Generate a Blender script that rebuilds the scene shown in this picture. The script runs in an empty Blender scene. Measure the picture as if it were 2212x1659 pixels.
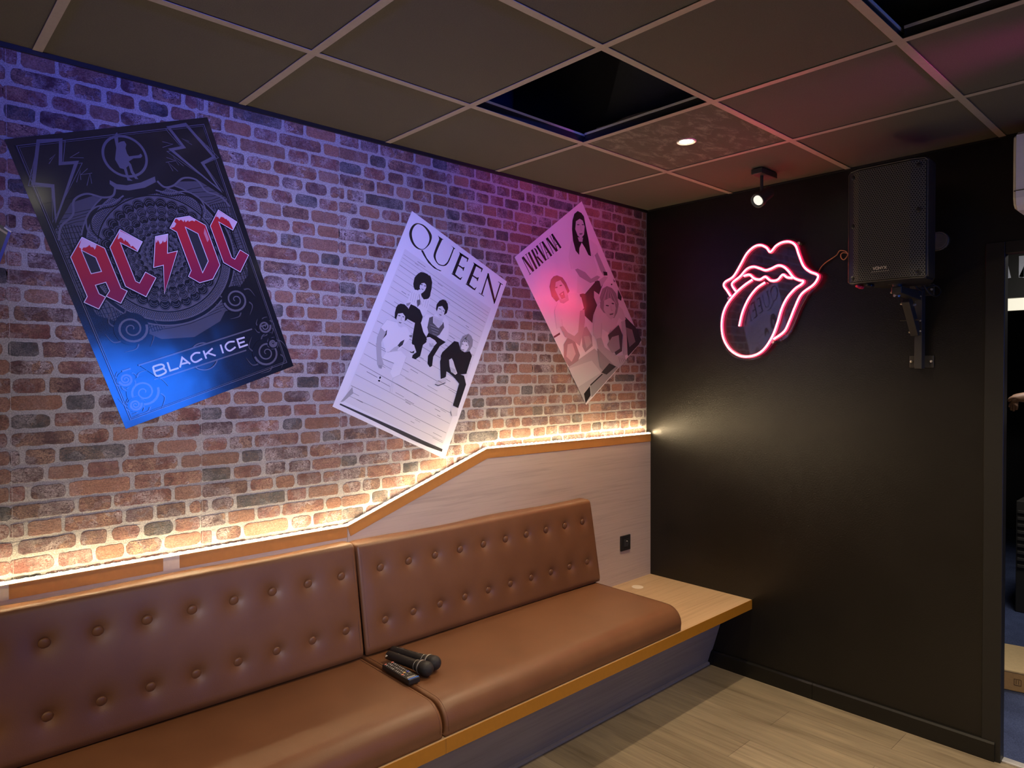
import bpy, bmesh, math, random
from mathutils import Vector, Matrix, noise
random.seed(7)
S = bpy.context.scene
C = S.collection
H = 2.543                                   # ceiling height above the floor

# ------------------------------------------------------------------ camera
CAM = Vector((-3.36228, -2.45058, 1.60055)); FPX = 1495.3
RR = Vector((0.73229042, -0.68098714, -0.0026938)); RD = Vector((-0.01364948, -0.01072265, -0.99984935)); RF = Vector((0.68085566, 0.73221687, -0.01714721))
cam = bpy.data.cameras.new('camera'); cam.sensor_width = 36; cam.lens = FPX / 2212 * 36; cam.clip_start = .02
co = bpy.data.objects.new('camera', cam); C.objects.link(co)
co.matrix_world = Matrix(((RR.x, -RD.x, -RF.x, CAM.x), (RR.y, -RD.y, -RF.y, CAM.y), (RR.z, -RD.z, -RF.z, CAM.z), (0, 0, 0, 1)))
S.camera = co
S.view_settings.view_transform = 'Standard'; S.view_settings.look = 'None'; S.view_settings.gamma = 1; S.view_settings.exposure = 0
S.view_settings.use_curve_mapping = False

def on(px, ax, val):
    """the point of the plane axis=val seen at a photo pixel"""
    d = RR * ((px[0] - 1106) / FPX) + RD * ((px[1] - 829.5) / FPX) + RF
    return CAM + d * ((val - CAM[ax]) / d[ax])
def crop(ox, oy, s): return lambda x, y: (ox + x / s, oy + y / s)

# ------------------------------------------------------------------ object helpers
def root_loc(o):
    v = Vector((0, 0, 0))
    while o: v += o.location; o = o.parent
    return v
def obj(name, bm, mat, parent=None, smooth=False, world=True):
    me = bpy.data.meshes.new(name)
    if world and parent: bmesh.ops.translate(bm, verts=bm.verts, vec=-root_loc(parent))
    bm.to_mesh(me); bm.free()
    for m in (mat if isinstance(mat, (list, tuple)) else [mat]): me.materials.append(m)
    if smooth:
        for p in me.polygons: p.use_smooth = True
    o = bpy.data.objects.new(name, me); C.objects.link(o)
    if parent: o.parent = parent
    return o
def tag(o, label=None, cat=None, group=None, kind=None):
    if label: o['label'] = label
    if cat: o['category'] = cat
    if group: o['group'] = group
    if kind: o['kind'] = kind
    return o
def thing(name, loc, label, cat, group=None):
    o = bpy.data.objects.new(name, None); C.objects.link(o); o.location = loc; o.empty_display_size = .05
    return tag(o, label, cat, group)
def copy_tree(o, parent=None):
    c = o.copy(); C.objects.link(c)
    if parent: c.parent = parent
    for ch in list(o.children): copy_tree(ch, c)
    return c
def box(bm, a, b, mi=0):
    vs = [bm.verts.new((x, y, z)) for x in (a[0], b[0]) for y in (a[1], b[1]) for z in (a[2], b[2])]
    for f in ((0, 1, 3, 2), (4, 6, 7, 5), (0, 4, 5, 1), (2, 3, 7, 6), (0, 2, 6, 4), (1, 5, 7, 3)):
        bm.faces.new([vs[i] for i in f]).material_index = mi
    return vs
def boxb(a, b, bev=0.002, seg=2):
    bm = bmesh.new(); box(bm, a, b); bmesh.ops.recalc_face_normals(bm, faces=bm.faces)
    if bev: bmesh.ops.bevel(bm, geom=list(bm.edges), offset=bev, segments=seg, profile=.5, affect='EDGES')
    return bm
def frame(d):
    d = Vector(d).normalized(); u = d.cross(Vector((0, 0, 1)))
    if u.length < 1e-3: u = d.cross(Vector((0, 1, 0)))
    u.normalize(); return u, d.cross(u).normalized()
def lathe(bm, p, d, prof, n=24, mi=0):
    """prof: (along, radius) pairs turned about the axis p + t*d"""
    p = Vector(p); d = Vector(d).normalized(); u, v = frame(d); rings = []
    for t, r in prof:
        c = p + d * t
        if r < 1e-6: rings.append([bm.verts.new(c)])
        else: rings.append([bm.verts.new(c + (u * math.cos(a) + v * math.sin(a)) * r) for a in [2 * math.pi * i / n for i in range(n)]])
    for A, B in zip(rings, rings[1:]):
        for i in range(n):
            j = (i + 1) % n
            q = [A[i % len(A)], A[j % len(A)], B[j % len(B)], B[i % len(B)]]
            q = [w for k, w in enumerate(q) if w not in q[:k]]
            if len(q) > 2: bm.faces.new(q).material_index = mi
    for R_ in (rings[0], rings[-1]):
        if len(R_) > 2: bm.faces.new(R_).material_index = mi
    bmesh.ops.recalc_face_normals(bm, faces=bm.faces)
def tube(bm, pts, r, n=8, closed=False, mi=0, flat=None):
    """round (or flattened) tube along a polyline"""
    pts = [Vector(p) for p in pts]; N = len(pts); rings = []; pu = None
    for i, p in enumerate(pts):
        a = pts[i - 1] if (i or closed) else pts[i]; b = pts[(i + 1) % N] if (i < N - 1 or closed) else pts[i]
        d = (b - a).normalized()
        if pu is None: u, v = frame(d)
        else:
            u = (pu - d * pu.dot(d)).normalized(); v = d.cross(u)
        pu = u
        rings.append([bm.verts.new(p + (u * math.cos(t) + v * math.sin(t)) * r) for t in [2 * math.pi * k / n for k in range(n)]])
    prs = list(zip(rings, rings[1:])) + ([(rings[-1], rings[0])] if closed else [])
    for A, B in prs:
        for k in range(n): bm.faces.new((A[k], A[(k + 1) % n], B[(k + 1) % n], B[k])).material_index = mi
    if not closed: bm.faces.new(rings[0]); bm.faces.new(rings[-1])
    bmesh.ops.recalc_face_normals(bm, faces=bm.faces)
def spline(pts, k=6, closed=False):
    """Catmull-Rom through the points"""
    P = [Vector(p) for p in pts]; n = len(P); out = []
    for i in range(n if closed else n - 1):
        g = (lambda j: P[j % n]) if closed else (lambda j: P[min(max(j, 0), n - 1)])
        a, b, c, d = g(i - 1), g(i), g(i + 1), g(i + 2)
        for s in range(k):
            t = s / k
            out.append(.5 * (2 * b + (c - a) * t + (2 * a - 5 * b + 4 * c - d) * t * t + (3 * b - a - 3 * c + d) * t ** 3))
    if not closed: out.append(P[-1])
    return out
def prism(bm, poly, off, mi=0):
    """extrude a planar polygon (3d points) by the vector off"""
    A = [bm.verts.new(p) for p in poly]; B = [bm.verts.new(Vector(p) + Vector(off)) for p in poly]; n = len(A)
    fs = [bm.faces.new(A), bm.faces.new(B[::-1])] + [bm.faces.new((A[i], B[i], B[(i + 1) % n], A[(i + 1) % n])) for i in range(n)]
    for f in fs: f.material_index = mi
    bmesh.ops.recalc_face_normals(bm, faces=bm.faces)

# ------------------------------------------------------------------ materials
class NT:
    def __init__(s, name):
        s.m = bpy.data.materials.new(name); s.m.use_nodes = True; s.t = s.m.node_tree; s.b = s.t.nodes['Principled BSDF']
    def n(s, k, **kw):
        x = s.t.nodes.new(k)
        for a, v in kw.items(): setattr(x, a, v)
        return x
    def l(s, a, b): s.t.links.new(a, b)
    def math(s, op, a, b=None, c=None):
        x = s.n('ShaderNodeMath', operation=op)
        for i, v in enumerate((a, b, c)):
            if v is None: continue
            if isinstance(v, (int, float)): x.inputs[i].default_value = v
            else: s.l(v, x.inputs[i])
        return x.outputs[0]
    def coord(s, scale=(1, 1, 1)):
        tc = s.n('ShaderNodeTexCoord'); mp = s.n('ShaderNodeMapping'); mp.inputs['Scale'].default_value = scale
        s.l(tc.outputs['Object'], mp.inputs[0]); return mp.outputs[0]
    def noise(s, vec, scale, detail=4, rough=.55, dist=0):
        x = s.n('ShaderNodeTexNoise'); x.inputs['Scale'].default_value = scale; x.inputs['Detail'].default_value = detail
        x.inputs['Roughness'].default_value = rough; x.inputs['Distortion'].default_value = dist
        if vec: s.l(vec, x.inputs['Vector'])
        return x.outputs['Fac']
    def ramp(s, fac, stops):
        x = s.n('ShaderNodeValToRGB'); e = x.color_ramp.elements
        while len(e) < len(stops): e.new(.5)
        for k, (p, c) in zip(e, stops): k.position = p; k.color = (*c, 1) if len(c) == 3 else c
        s.l(fac, x.inputs[0]); return x.outputs[0]
    def mix(s, fac, a, b, mode='MIX'):
        x = s.n('ShaderNodeMix', data_type='RGBA', blend_type=mode)
        for i, v in ((0, fac), (6, a), (7, b)):
            if isinstance(v, (int, float)): x.inputs[i].default_value = v
            elif isinstance(v, tuple): x.inputs[i].default_value = (*v, 1) if len(v) == 3 else v
            else: s.l(v, x.inputs[i])
        return x.outputs[2]
    def bump(s, h, dist=.001, strength=1):
        x = s.n('ShaderNodeBump'); x.inputs['Distance'].default_value = dist; x.inputs['Strength'].default_value = strength
        s.l(h, x.inputs['Height']); s.l(x.outputs[0], s.b.inputs['Normal'])
    def set(s, **kw):
        for k, v in kw.items():
            i = s.b.inputs[k.replace('_', ' ')]
            if isinstance(v, tuple): i.default_value = (*v, 1) if len(v) == 3 else v
            elif isinstance(v, (int, float)): i.default_value = v
            else: s.l(v, i)
        return s
def plain(name, col, rough=.5, metal=0, spec=.5, grain=.06, gscale=60, bump=0):
    """a plain material with a little procedural variation"""
    t = NT(name); v = t.coord(); f = t.noise(v, gscale, 3)
    t.set(Base_Color=t.ramp(f, [(.25, tuple(c * (1 - grain) for c in col)), (.75, tuple(c * (1 + grain) for c in col))]), Roughness=rough, Metallic=metal)
    t.b.inputs['Specular IOR Level'].default_value = spec
    if bump: t.bump(t.noise(v, gscale * 4, 2), bump)
    return t.m
def glow(name, col, strength):
    t = NT(name); t.set(Base_Color=(.6, .6, .6), Emission_Color=col, Emission_Strength=strength, Roughness=.4); return t.m

def wood(name, dark, light, axis=0, rough=.42, scale=1.0):
    t = NT(name); sc = [55 * scale] * 3; sc[axis] = 1.6 * scale
    v = t.coord(tuple(sc)); f = t.noise(v, 1.0, 5, .6, .6)
    sc2 = [9 * scale] * 3; sc2[axis] = .9 * scale
    g = t.noise(t.coord(tuple(sc2)), 1.0, 3, .5, 1.2)
    k = t.math('ADD', t.math('MULTIPLY', f, .62), t.math('MULTIPLY', g, .38))
    t.set(Base_Color=t.ramp(k, [(.34, dark), (.5, tuple((a + 3 * b) / 4 for a, b in zip(dark, light))), (.64, light)]), Roughness=rough)
    t.bump(f, .0004); return t.m

M = {}
M['oak'] = wood('pale_oak_laminate', (.41, .32, .255), (.52, .415, .33), 0, .42, 1.7)
M['oaktop'] = wood('tan_oak_laminate', (.40, .265, .15), (.54, .375, .225), 0)
M['plinth'] = wood('grey_oak_laminate', (.25, .225, .19), (.34, .31, .26), 0)
M['band'] = plain('caramel_edge_band', (.40, .175, .045), .35, grain=.05)
M['bandtop'] = plain('ochre_edge_band', (.40, .17, .012), .4, grain=.05)
def leather():
    t = NT('brown_leatherette'); v = t.coord()
    f = t.noise(v, 7, 3); g = t.noise(v, 420, 2)
    t.set(Base_Color=t.ramp(f, [(.3, (.148, .061, .025)), (.7, (.174, .074, .031))]), Roughness=t.math('ADD', t.math('MULTIPLY', f, .08), .43))
    t.bump(g, .00025); return t.m
M['leather'] = leather()
M['stitch'] = plain('brown_thread', (.13, .055, .028), .6)
def blackwall():
    t = NT('black_paint'); v = t.coord(); f = t.noise(v, 4, 4); g = t.noise(v, 160, 3)
    t.set(Base_Color=t.ramp(f, [(.3, (.0055, .005, .0042)), (.7, (.0075, .0068, .0056))]), Roughness=t.math('ADD', t.math('MULTIPLY', f, .06), .28))
    t.bump(g, .0009); return t.m
M['black'] = blackwall()
M['skirt'] = plain('black_satin_skirting', (.006, .0058, .005), .34, grain=.1)
M['door'] = plain('black_door_paint', (.010, .0098, .0085), .45, grain=.1)
M['dark'] = plain('dark_grey_paint', (.05, .047, .043), .7, grain=.1)
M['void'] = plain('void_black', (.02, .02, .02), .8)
def tile():
    t = NT('ceiling_fibre_tile'); v = t.coord(); f = t.noise(v, 5, 5, .6); g = t.noise(v, 260, 3)
    # dusty flecks on the tile that carries the downlight
    sep = t.n('ShaderNodeSeparateXYZ'); t.l(v, sep.inputs[0])
    inx = t.math('MULTIPLY', t.math('GREATER_THAN', sep.outputs[0], -1.187), t.math('LESS_THAN', sep.outputs[0], -.587))
    iny = t.math('MULTIPLY', t.math('LESS_THAN', sep.outputs[1], -.5445), t.math('GREATER_THAN', sep.outputs[1], -1.1445))
    d = t.noise(t.coord((11, 20, 9)), 1, 8, .75, .6)
    dust = t.math('MULTIPLY', t.math('MULTIPLY', inx, iny), t.math('MULTIPLY', t.math('MINIMUM', t.math('MAXIMUM', t.math('MULTIPLY', t.math('SUBTRACT', d, .50), 7), 0), 1), t.math('MULTIPLY', g, 1.15)))
    base = t.mix(g, (.064, .062, .050), (.108, .104, .084)); base = t.mix(t.math('MULTIPLY', f, .5), base, (.10, .096, .078))
    t.set(Base_Color=t.mix(dust, base, (.26, .24, .20)), Roughness=.85); t.b.inputs['Specular IOR Level'].default_value = .15
    t.bump(g, .0006); return t.m
M['tile'] = tile()
M['tbar'] = plain('taupe_painted_grid', (.30, .272, .225), .5, grain=.06, spec=.3)
M['steel'] = plain('galvanised_steel', (.45, .45, .46), .3, metal=.9)
M['zinc'] = plain('zinc_bolt', (.75, .72, .66), .3, metal=.8)
M['bracket'] = plain('black_powder_coat', (.030, .029, .026), .5, grain=.1, gscale=300, bump=.0002)
M['plastic'] = plain('black_plastic', (.016, .016, .016), .42, grain=.1)
M['rubber'] = plain('matte_black', (.012, .012, .012), .6, grain=.1)
M['white'] = plain('white_plastic', (.78, .78, .76), .4, grain=.02)
M['cream'] = plain('cream_plastic_cap', (.72, .62, .50), .45, grain=.03)
M['card'] = plain('cardboard', (.42, .27, .13), .8, grain=.08)
def carpet():
    t = NT('blue_carpet'); v = t.coord(); f = t.noise(v, 140, 4); g = t.noise(v, 6, 3)
    k = t.math('ADD', t.math('MULTIPLY', f, .6), t.math('MULTIPLY', g, .4))
    t.set(Base_Color=t.ramp(k, [(.35, (.020, .032, .09)), (.65, (.075, .105, .24))]), Roughness=.95); t.bump(f, .003); return t.m
M['carpet'] = carpet()
def planks():
    t = NT('oak_vinyl_planks'); v = t.coord(); sep = t.n('ShaderNodeSeparateXYZ'); t.l(v, sep.inputs[0])
    cb = t.n('ShaderNodeCombineXYZ'); t.l(t.math('ADD', sep.outputs[1], .97 + 1.2 * 8), cb.inputs[0]); t.l(t.math('ADD', sep.outputs[0], .580 + .185 * 40), cb.inputs[1])
    b = t.n('ShaderNodeTexBrick'); b.offset = .37; b.offset_frequency = 2; t.l(cb.outputs[0], b.inputs['Vector'])
    b.inputs['Scale'].default_value = 1; b.inputs['Brick Width'].default_value = 1.2; b.inputs['Row Height'].default_value = .185
    b.inputs['Mortar Size'].default_value = .0008; b.inputs['Mortar Smooth'].default_value = .3; b.inputs['Bias'].default_value = 0
    b.inputs['Color1'].default_value = (.225, .183, .122, 1); b.inputs['Color2'].default_value = (.315, .262, .182, 1); b.inputs['Mortar'].default_value = (.13, .10, .07, 1)
    f = t.noise(t.coord((60, 2.2, 60)), 1, 5, .62, .8); g = t.noise(t.coord((7, 1.1, 7)), 1, 4, .55, 1.5)
    k = t.math('ADD', t.math('MULTIPLY', f, .5), t.math('MULTIPLY', g, .5))
    c = t.mix(1.0, b.outputs['Color'], t.ramp(k, [(.33, (.62, .60, .57)), (.5, (.95, .95, .95)), (.66, (1.22, 1.2, 1.16))]), 'MULTIPLY')
    t.set(Base_Color=c, Roughness=t.math('ADD', t.math('MULTIPLY', k, .2), .33)); t.bump(t.math('SUBTRACT', f, t.math('MULTIPLY', b.outputs['Fac'], 2.0)), .0004); return t.m
M['planks'] = planks()
def attr_mat(name, rough, spec=.5, wav=0.0, wscale=5, metal=0, coat=0):
    t = NT(name); a = t.n('ShaderNodeAttribute', attribute_name='Col'); t.set(Base_Color=a.outputs['Color'], Roughness=rough, Metallic=metal)
    t.b.inputs['Specular IOR Level'].default_value = spec
    if wav: t.bump(t.noise(t.coord(), wscale, 2, .4, .3), wav)
    return t.m
def brickmat():
    t = NT('brick_print_wallpaper'); a = t.n('ShaderNodeAttribute', attribute_name='Col'); v = t.coord(); al = a.outputs['Alpha']
    fine = t.noise(v, 260, 4, .7); mid = t.noise(t.coord((58, 60, 95)), 1, 7, .74, 1.8); big = t.noise(v, 15, 4, .65)
    vein = t.math('SUBTRACT', 1, t.math('MULTIPLY', t.math('ABSOLUTE', t.math('SUBTRACT', mid, .5)), 11))
    vein = t.math('MULTIPLY', t.math('MAXIMUM', vein, 0), t.math('MULTIPLY', t.math('MAXIMUM', t.math('SUBTRACT', big, .36), 0), 4.2))
    vein = t.math('MINIMUM', t.math('MULTIPLY', vein, t.math('MULTIPLY', al, 1.05)), .88)
    dk = t.math('MULTIPLY', t.math('GREATER_THAN', t.noise(v, 34, 6, .7, 1.2), .55), t.math('MULTIPLY', al, .6))
    c = t.mix(dk, a.outputs['Color'], (.045, .027, .030))
    c = t.mix(vein, c, t.mix(t.math('MULTIPLY', t.math('GREATER_THAN', t.noise(v, 9, 3), .5), .8), (.50, .43, .41), (.42, .24, .13)))
    c = t.mix(1.0, c, t.ramp(fine, [(.3, (.55, .55, .55)), (.5, (1, 1, 1)), (.7, (1.5, 1.5, 1.5))]), 'MULTIPLY')
    t.set(Base_Color=c, Roughness=.6); t.b.inputs['Specular IOR Level'].default_value = .3
    t.bump(t.math('ADD', t.math('MULTIPLY', fine, .7), t.math('MULTIPLY', mid, 1.2)), .003); return t.m
M['brick'] = brickmat()
def acrylic():
    t = NT('clear_acrylic'); tr = t.n('ShaderNodeBsdfTransparent'); gl = t.n('ShaderNodeBsdfGlossy'); gl.inputs['Roughness'].default_value = .02
    df = t.n('ShaderNodeBsdfTranslucent'); df.inputs['Color'].default_value = (.55, .5, .55, 1)
    d2 = t.n('ShaderNodeBsdfDiffuse'); d2.inputs['Color'].default_value = (.5, .45, .5, 1)
    fr = t.n('ShaderNodeFresnel'); fr.inputs['IOR'].default_value = 1.5
    cl = t.noise(t.coord(), 9, 4)
    m0 = t.n('ShaderNodeMixShader'); m0.inputs[0].default_value = .5; t.l(df.outputs[0], m0.inputs[1]); t.l(d2.outputs[0], m0.inputs[2])
    m1 = t.n('ShaderNodeMixShader'); t.l(t.math('MULTIPLY', cl, .10), m1.inputs[0]); t.l(tr.outputs[0], m1.inputs[1]); t.l(m0.outputs[0], m1.inputs[2])
    m2 = t.n('ShaderNodeMixShader'); t.l(t.math('MULTIPLY', fr.outputs[0], 1.6), m2.inputs[0]); t.l(m1.outputs[0], m2.inputs[1]); t.l(gl.outputs[0], m2.inputs[2])
    t.l(m2.outputs[0], t.t.nodes['Material Output'].inputs[0]); return t.m
M['acrylic'] = acrylic()
def grille():
    """perforated steel: a hexagonal lattice of round holes"""
    t = NT('perforated_grille'); v = t.coord(); sep = t.n('ShaderNodeSeparateXYZ'); t.l(v, sep.inputs[0])
    p = .0088; q = p * 1.732
    def lat(off):
        y = t.math('SUBTRACT', t.math('MODULO', t.math('ADD', sep.outputs[1], 50 * p + off * p * .5), p), p / 2)
        z = t.math('SUBTRACT', t.math('MODULO', t.math('ADD', sep.outputs[2], 50 * q + off * q * .5), q), q / 2)
        return t.math('SQRT', t.math('ADD', t.math('MULTIPLY', y, y), t.math('MULTIPLY', z, z)))
    d = t.math('MINIMUM', lat(0), lat(1)); h = t.math('LESS_THAN', d, .0033)
    t.set(Base_Color=t.mix(h, (.115, .11, .088), (.004, .004, .004)), Roughness=t.math('ADD', t.math('MULTIPLY', h, .4), .42))
    t.bump(t.math('SUBTRACT', 1, h), .001); return t.m
M['grille'] = grille()
M['poster'] = attr_mat('glossy_poster_print', .16, 1.0, .006, 4.0)
_b = M['poster'].node_tree.nodes['Principled BSDF']; _b.inputs['Coat Weight'].default_value = 1; _b.inputs['Coat IOR'].default_value = 1.75; _b.inputs['Coat Roughness'].default_value = .14
M['posterb'] = attr_mat('glossy_poster_paper', .23, 1.0, .006, 5)
M['sign'] = attr_mat('print', .5)
# ================================================================== ROOM SHELL
XF, YR = -5.3, -4.7                          # the walls behind the camera
def struct(name, bm, m, parent=None):
    o = obj(name, bm, m, parent)
    if not parent: o['kind'] = 'structure'
    return o
def slab(a, b): bm = bmesh.new(); box(bm, a, b); bmesh.ops.recalc_face_normals(bm, faces=bm.faces); return bm
struct('floor', slab((XF - .1, YR - .1, -.1), (.04, .1, 0)), M['planks'])
struct('wall_front', slab((XF - .1, YR - .1, 0), (XF, .1, 3.1)), M['dark'])
struct('wall_right', slab((XF, YR - .1, 0), (0, YR, 3.1)), M['dark'])
# black wall with the door opening (y from -1.757 to -2.60, up to 2.07)
DY0, DY1, DZ = -1.757, -2.60, 2.072
bm = slab((0, DY0 + .03, 0), (.045, .1, 3.1)); box(bm, (0, DY1 - .03, DZ + .03), (.045, DY0 + .03, 3.1)); box(bm, (0, YR - .1, 0), (.045, DY1 - .03, 3.1))
bmesh.ops.recalc_face_normals(bm, faces=bm.faces); struct('wall_back', bm, M['black'])

# ---- brick print wallpaper on the long wall: every printed brick is embossed on the one paper sheet
ROWS = [  # brick spans in one 0.53 m wallpaper drop (fractions of its width)
 [(-.002, .181), (.204, .391), (.421, .562), (.591, .751), (.766, .998)],
 [(-.002, .296), (.317, .472), (.494, .63), (.651, .834), (.853, .991)],
 [(-.009, .036), (.062, .202), (.221, .557), (.577, .717), (.736, .97)],
 [(-.008, .145), (.166, .34), (.362, .523), (.54, .851), (.874, .996)],
 [(-.011, .057), (.085, .249), (.268, .581), (.606, .755), (.772, 1.002)],
 [(-.013, .294), (.313, .479), (.496, .815), (.834, .994)],
 [(-.013, .051), (.068, .228), (.243, .536), (.557, .709), (.73, .896), (.923, .992)],
 [(.021, .298), (.319, .455), (.481, .63), (.655, .821), (.836, .983)],
 [(-.017, .187), (.209, .379), (.394, .547), (.557, .753), (.772, .991)],
 [(-.01, .13), (.15, .42), (.44, .61), (.63, .80), (.82, 1.0)],
 [(-.01, .20), (.22, .52), (.545, .69), (.71, .985)],
 [(.01, .16), (.18, .33), (.35, .66), (.68, .83), (.85, .995)],
 [(-.01, .24), (.26, .40), (.42, .73), (.75, .985)]]
# tone per brick: r red-brown, d dark brown, s slate, o sandy
TONE = ['srddr', 'drorr', 'ddsro', 'dorro', 'rdorr', 'drro', 'rorddr', 'ddrsr', 'rrodo', 'sdrro', 'drso', 'rdros', 'osdr']
PAL = {'r': ((.150, .062, .055), .9), 'd': ((.085, .043, .046), 1.0), 's': ((.052, .052, .058), .55), 'o': ((.235, .120, .085), .3)}
Z0, PITCH, SEAM = 2.4865, .05264, -3.062
def brickwall():
    bm = bmesh.new(); col = bm.loops.layers.float_color.new('Col'); rnd = random.Random(3)
    box(bm, (XF, 0, 0), (.0, .1, 3.1))
    for f in bm.faces:
        for l in f.loops: l[col] = (.40, .375, .345, 0)
    for k in range(-1, 34):
        zt, zb = Z0 - PITCH * k - .0052, Z0 - PITCH * (k + 1) + .0052
        if k == -1: zt = H - .004
        for p in range(-4, 6):
            r = (k - 19 + (0 if p == 0 else 5 * (p % 3) + 4 * p)) % 13
            for (a, b), tn in zip(ROWS[r], TONE[r]):
                x0, x1 = SEAM + .53 * (p + a), SEAM + .53 * (p + b); x1 = min(x1, -.004)
                if x1 - x0 < .005 or x1 < XF + .02 or x0 < XF: continue
                z1, z0 = zt + rnd.uniform(-.002, .002), zb + rnd.uniform(-.002, .002)
                R_ = min(rnd.uniform(.005, .017), (x1 - x0) * .4); pts = []
                for cx, cz, a0 in ((x1 - R_, z1 - R_, 0), (x0 + R_, z1 - R_, 90), (x0 + R_, z0 + R_, 180), (x1 - R_, z0 + R_, 270)):
                    for s in range(4):
                        t = math.radians(a0 + 30 * s); pts.append((cx + R_ * math.cos(t), cz + R_ * math.sin(t)))
                dens = []
                for i, q in enumerate(pts):
                    w = pts[(i + 1) % len(pts)]; L = math.dist(q, w); m_ = max(1, int(L / .009))
                    for s in range(m_): dens.append((q[0] + (w[0] - q[0]) * s / m_, q[1] + (w[1] - q[1]) * s / m_))
                cx, cz = (x0 + x1) / 2, (z0 + z1) / 2; seed = rnd.uniform(0, 99); outer, inner = [], []
                for x, z in dens:
                    n_ = noise.noise_vector(Vector((x * 95, z * 95, seed))) * .0030
                    x = min(x + n_.x, -.0015); z = min(z + n_.y, H - .003); outer.append(bm.verts.new((x, -.0002, z)))
                    L = math.hypot(cx - x, cz - z); g = .0016 / max(L, .003); inner.append(bm.verts.new((x + (cx - x) * g, -.0013, z + (cz - z) * g)))
                (cr, cg, cb_), mo = PAL[tn]; v_ = rnd.uniform(.8, 1.22); h_ = rnd.uniform(.93, 1.08); c = (cr * v_ * h_, cg * v_, cb_ * v_ / h_, mo * rnd.uniform(.6, 1))
                try: f = bm.faces.new(inner)
                except ValueError: continue
                for l in f.loops: l[col] = c
                n = len(outer)
                for i in range(n):
                    f = bm.faces.new((outer[i], outer[(i + 1) % n], inner[(i + 1) % n], inner[i]))
                    for l in f.loops: l[col] = (c[0] * .75 + .05, c[1] * .75 + .05, c[2] * .75 + .045, c[3] * .5)
    # the visible seams between the paper drops
    for p in range(-3, 6):
        x = SEAM + .53 * p
        for f in [bm.faces.new([bm.verts.new((x + dx, -.0014, z)) for dx, z in ((-.0006, .3), (.0006, .3), (.0006, H - .01), (-.0006, H - .01))])]:
            for l in f.loops: l[col] = (.42, .38, .35, 0)
    return bm
bm = brickwall(); bmesh.ops.recalc_face_normals(bm, faces=bm.faces)
struct('wall_left', bm, M['brick'])

# ---- suspended ceiling: 600 mm tiles on a T-grid, two tiles missing
GX, GY = -2.387, -.5445
xs = [x for x in [XF] + [GX + .6 * k for k in range(-5, 5)] + [0] if XF <= x <= 0]; xs = sorted(set(xs))
ys = sorted(set([YR] + [GY - .6 * k for k in range(0, 7)] + [0])); ys = [y for y in ys if y >= YR]
holes = [(GX + .9, GY - .3), (GX + .9, GY - 1.5)]
bm = bmesh.new()
for x0, x1 in zip(xs, xs[1:]):
    for y0, y1 in zip(ys, ys[1:]):
        if any(x0 < hx < x1 and y0 < hy < y1 for hx, hy in holes): continue
        box(bm, (x0 + .003, y0 + .003, H + .0035), (x1 - .003, y1 - .003, H + .018))
bmesh.ops.recalc_face_normals(bm, faces=bm.faces); ceiling = struct('ceiling', bm, M['tile'])
bm = bmesh.new()
def tbar(a, b, ax):
    w = .0125
    lo, hi = ((a[0], a[1] - w, H), (b[0], b[1] + w, H + .0012)) if ax == 0 else ((a[0] - w, a[1], H), (b[0] + w, b[1], H + .0012))
    box(bm, lo, hi, 0)
    lo, hi = ((a[0], a[1] - .001, H + .0012), (b[0], b[1] + .001, H + .032)) if ax == 0 else ((a[0] - .001, a[1], H + .0012), (b[0] + .001, b[1], H + .032))
    box(bm, lo, hi, 1)
    lo, hi = ((a[0], a[1] - .0035, H + .032), (b[0], b[1] + .0035, H + .040)) if ax == 0 else ((a[0] - .0035, a[1], H + .032), (b[0] + .0035, b[1], H + .040))
    box(bm, lo, hi, 2)
for y in ys[1:-1]: tbar((XF, y), (0, y), 0)
for x in xs[1:-1]:
    for y0, y1 in zip(ys, ys[1:]): tbar((x, y0 + .0126), (x, y1 - .0126), 1)
bmesh.ops.recalc_face_normals(bm, faces=bm.faces)
M['webpaint'] = plain('black_grid_web', (.05, .05, .052), .3, metal=.4)
M['webtop'] = plain('bright_grid_bulb', (.8, .8, .76), .35, metal=.2)
o = struct('trim_1', bm, [M['tbar'], M['webpaint'], M['webtop']])
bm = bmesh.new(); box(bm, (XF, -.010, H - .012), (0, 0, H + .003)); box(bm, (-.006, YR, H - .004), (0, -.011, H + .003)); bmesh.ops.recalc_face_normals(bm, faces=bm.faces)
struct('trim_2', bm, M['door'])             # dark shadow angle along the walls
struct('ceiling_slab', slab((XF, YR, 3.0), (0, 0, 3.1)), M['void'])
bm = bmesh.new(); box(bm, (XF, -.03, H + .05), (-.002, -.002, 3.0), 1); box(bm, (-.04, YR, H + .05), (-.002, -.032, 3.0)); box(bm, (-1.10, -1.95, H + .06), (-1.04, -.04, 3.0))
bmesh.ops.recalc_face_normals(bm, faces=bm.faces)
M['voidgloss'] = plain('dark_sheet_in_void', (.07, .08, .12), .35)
struct('trim_3', bm, [M['voidgloss'], plain('blue_glow_tint_sheet', (.03, .10, .34), .5)])         # dark sheets lining the space above the ceiling, blue glow painted into their colour
# a pale cable lying in the space above the missing tile
bm = bmesh.new(); tube(bm, spline([on((1290, 279), 2, H + .045), on((1330, 266), 2, H + .055), on((1352, 256), 2, H + .06), on((1385, 246), 2, H + .065), on((1440, 234), 2, H + .07), on((1500, 226), 2, H + .08)], 5), .006)
M['cable'] = plain('pale_cable_sheath', (.75, .68, .48), .5)
tag(obj('ceiling_cable', bm, M['cable'], smooth=True), 'pale loose cable lying on the grid inside the open ceiling hole nearest the brick wall', 'cable')

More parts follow.
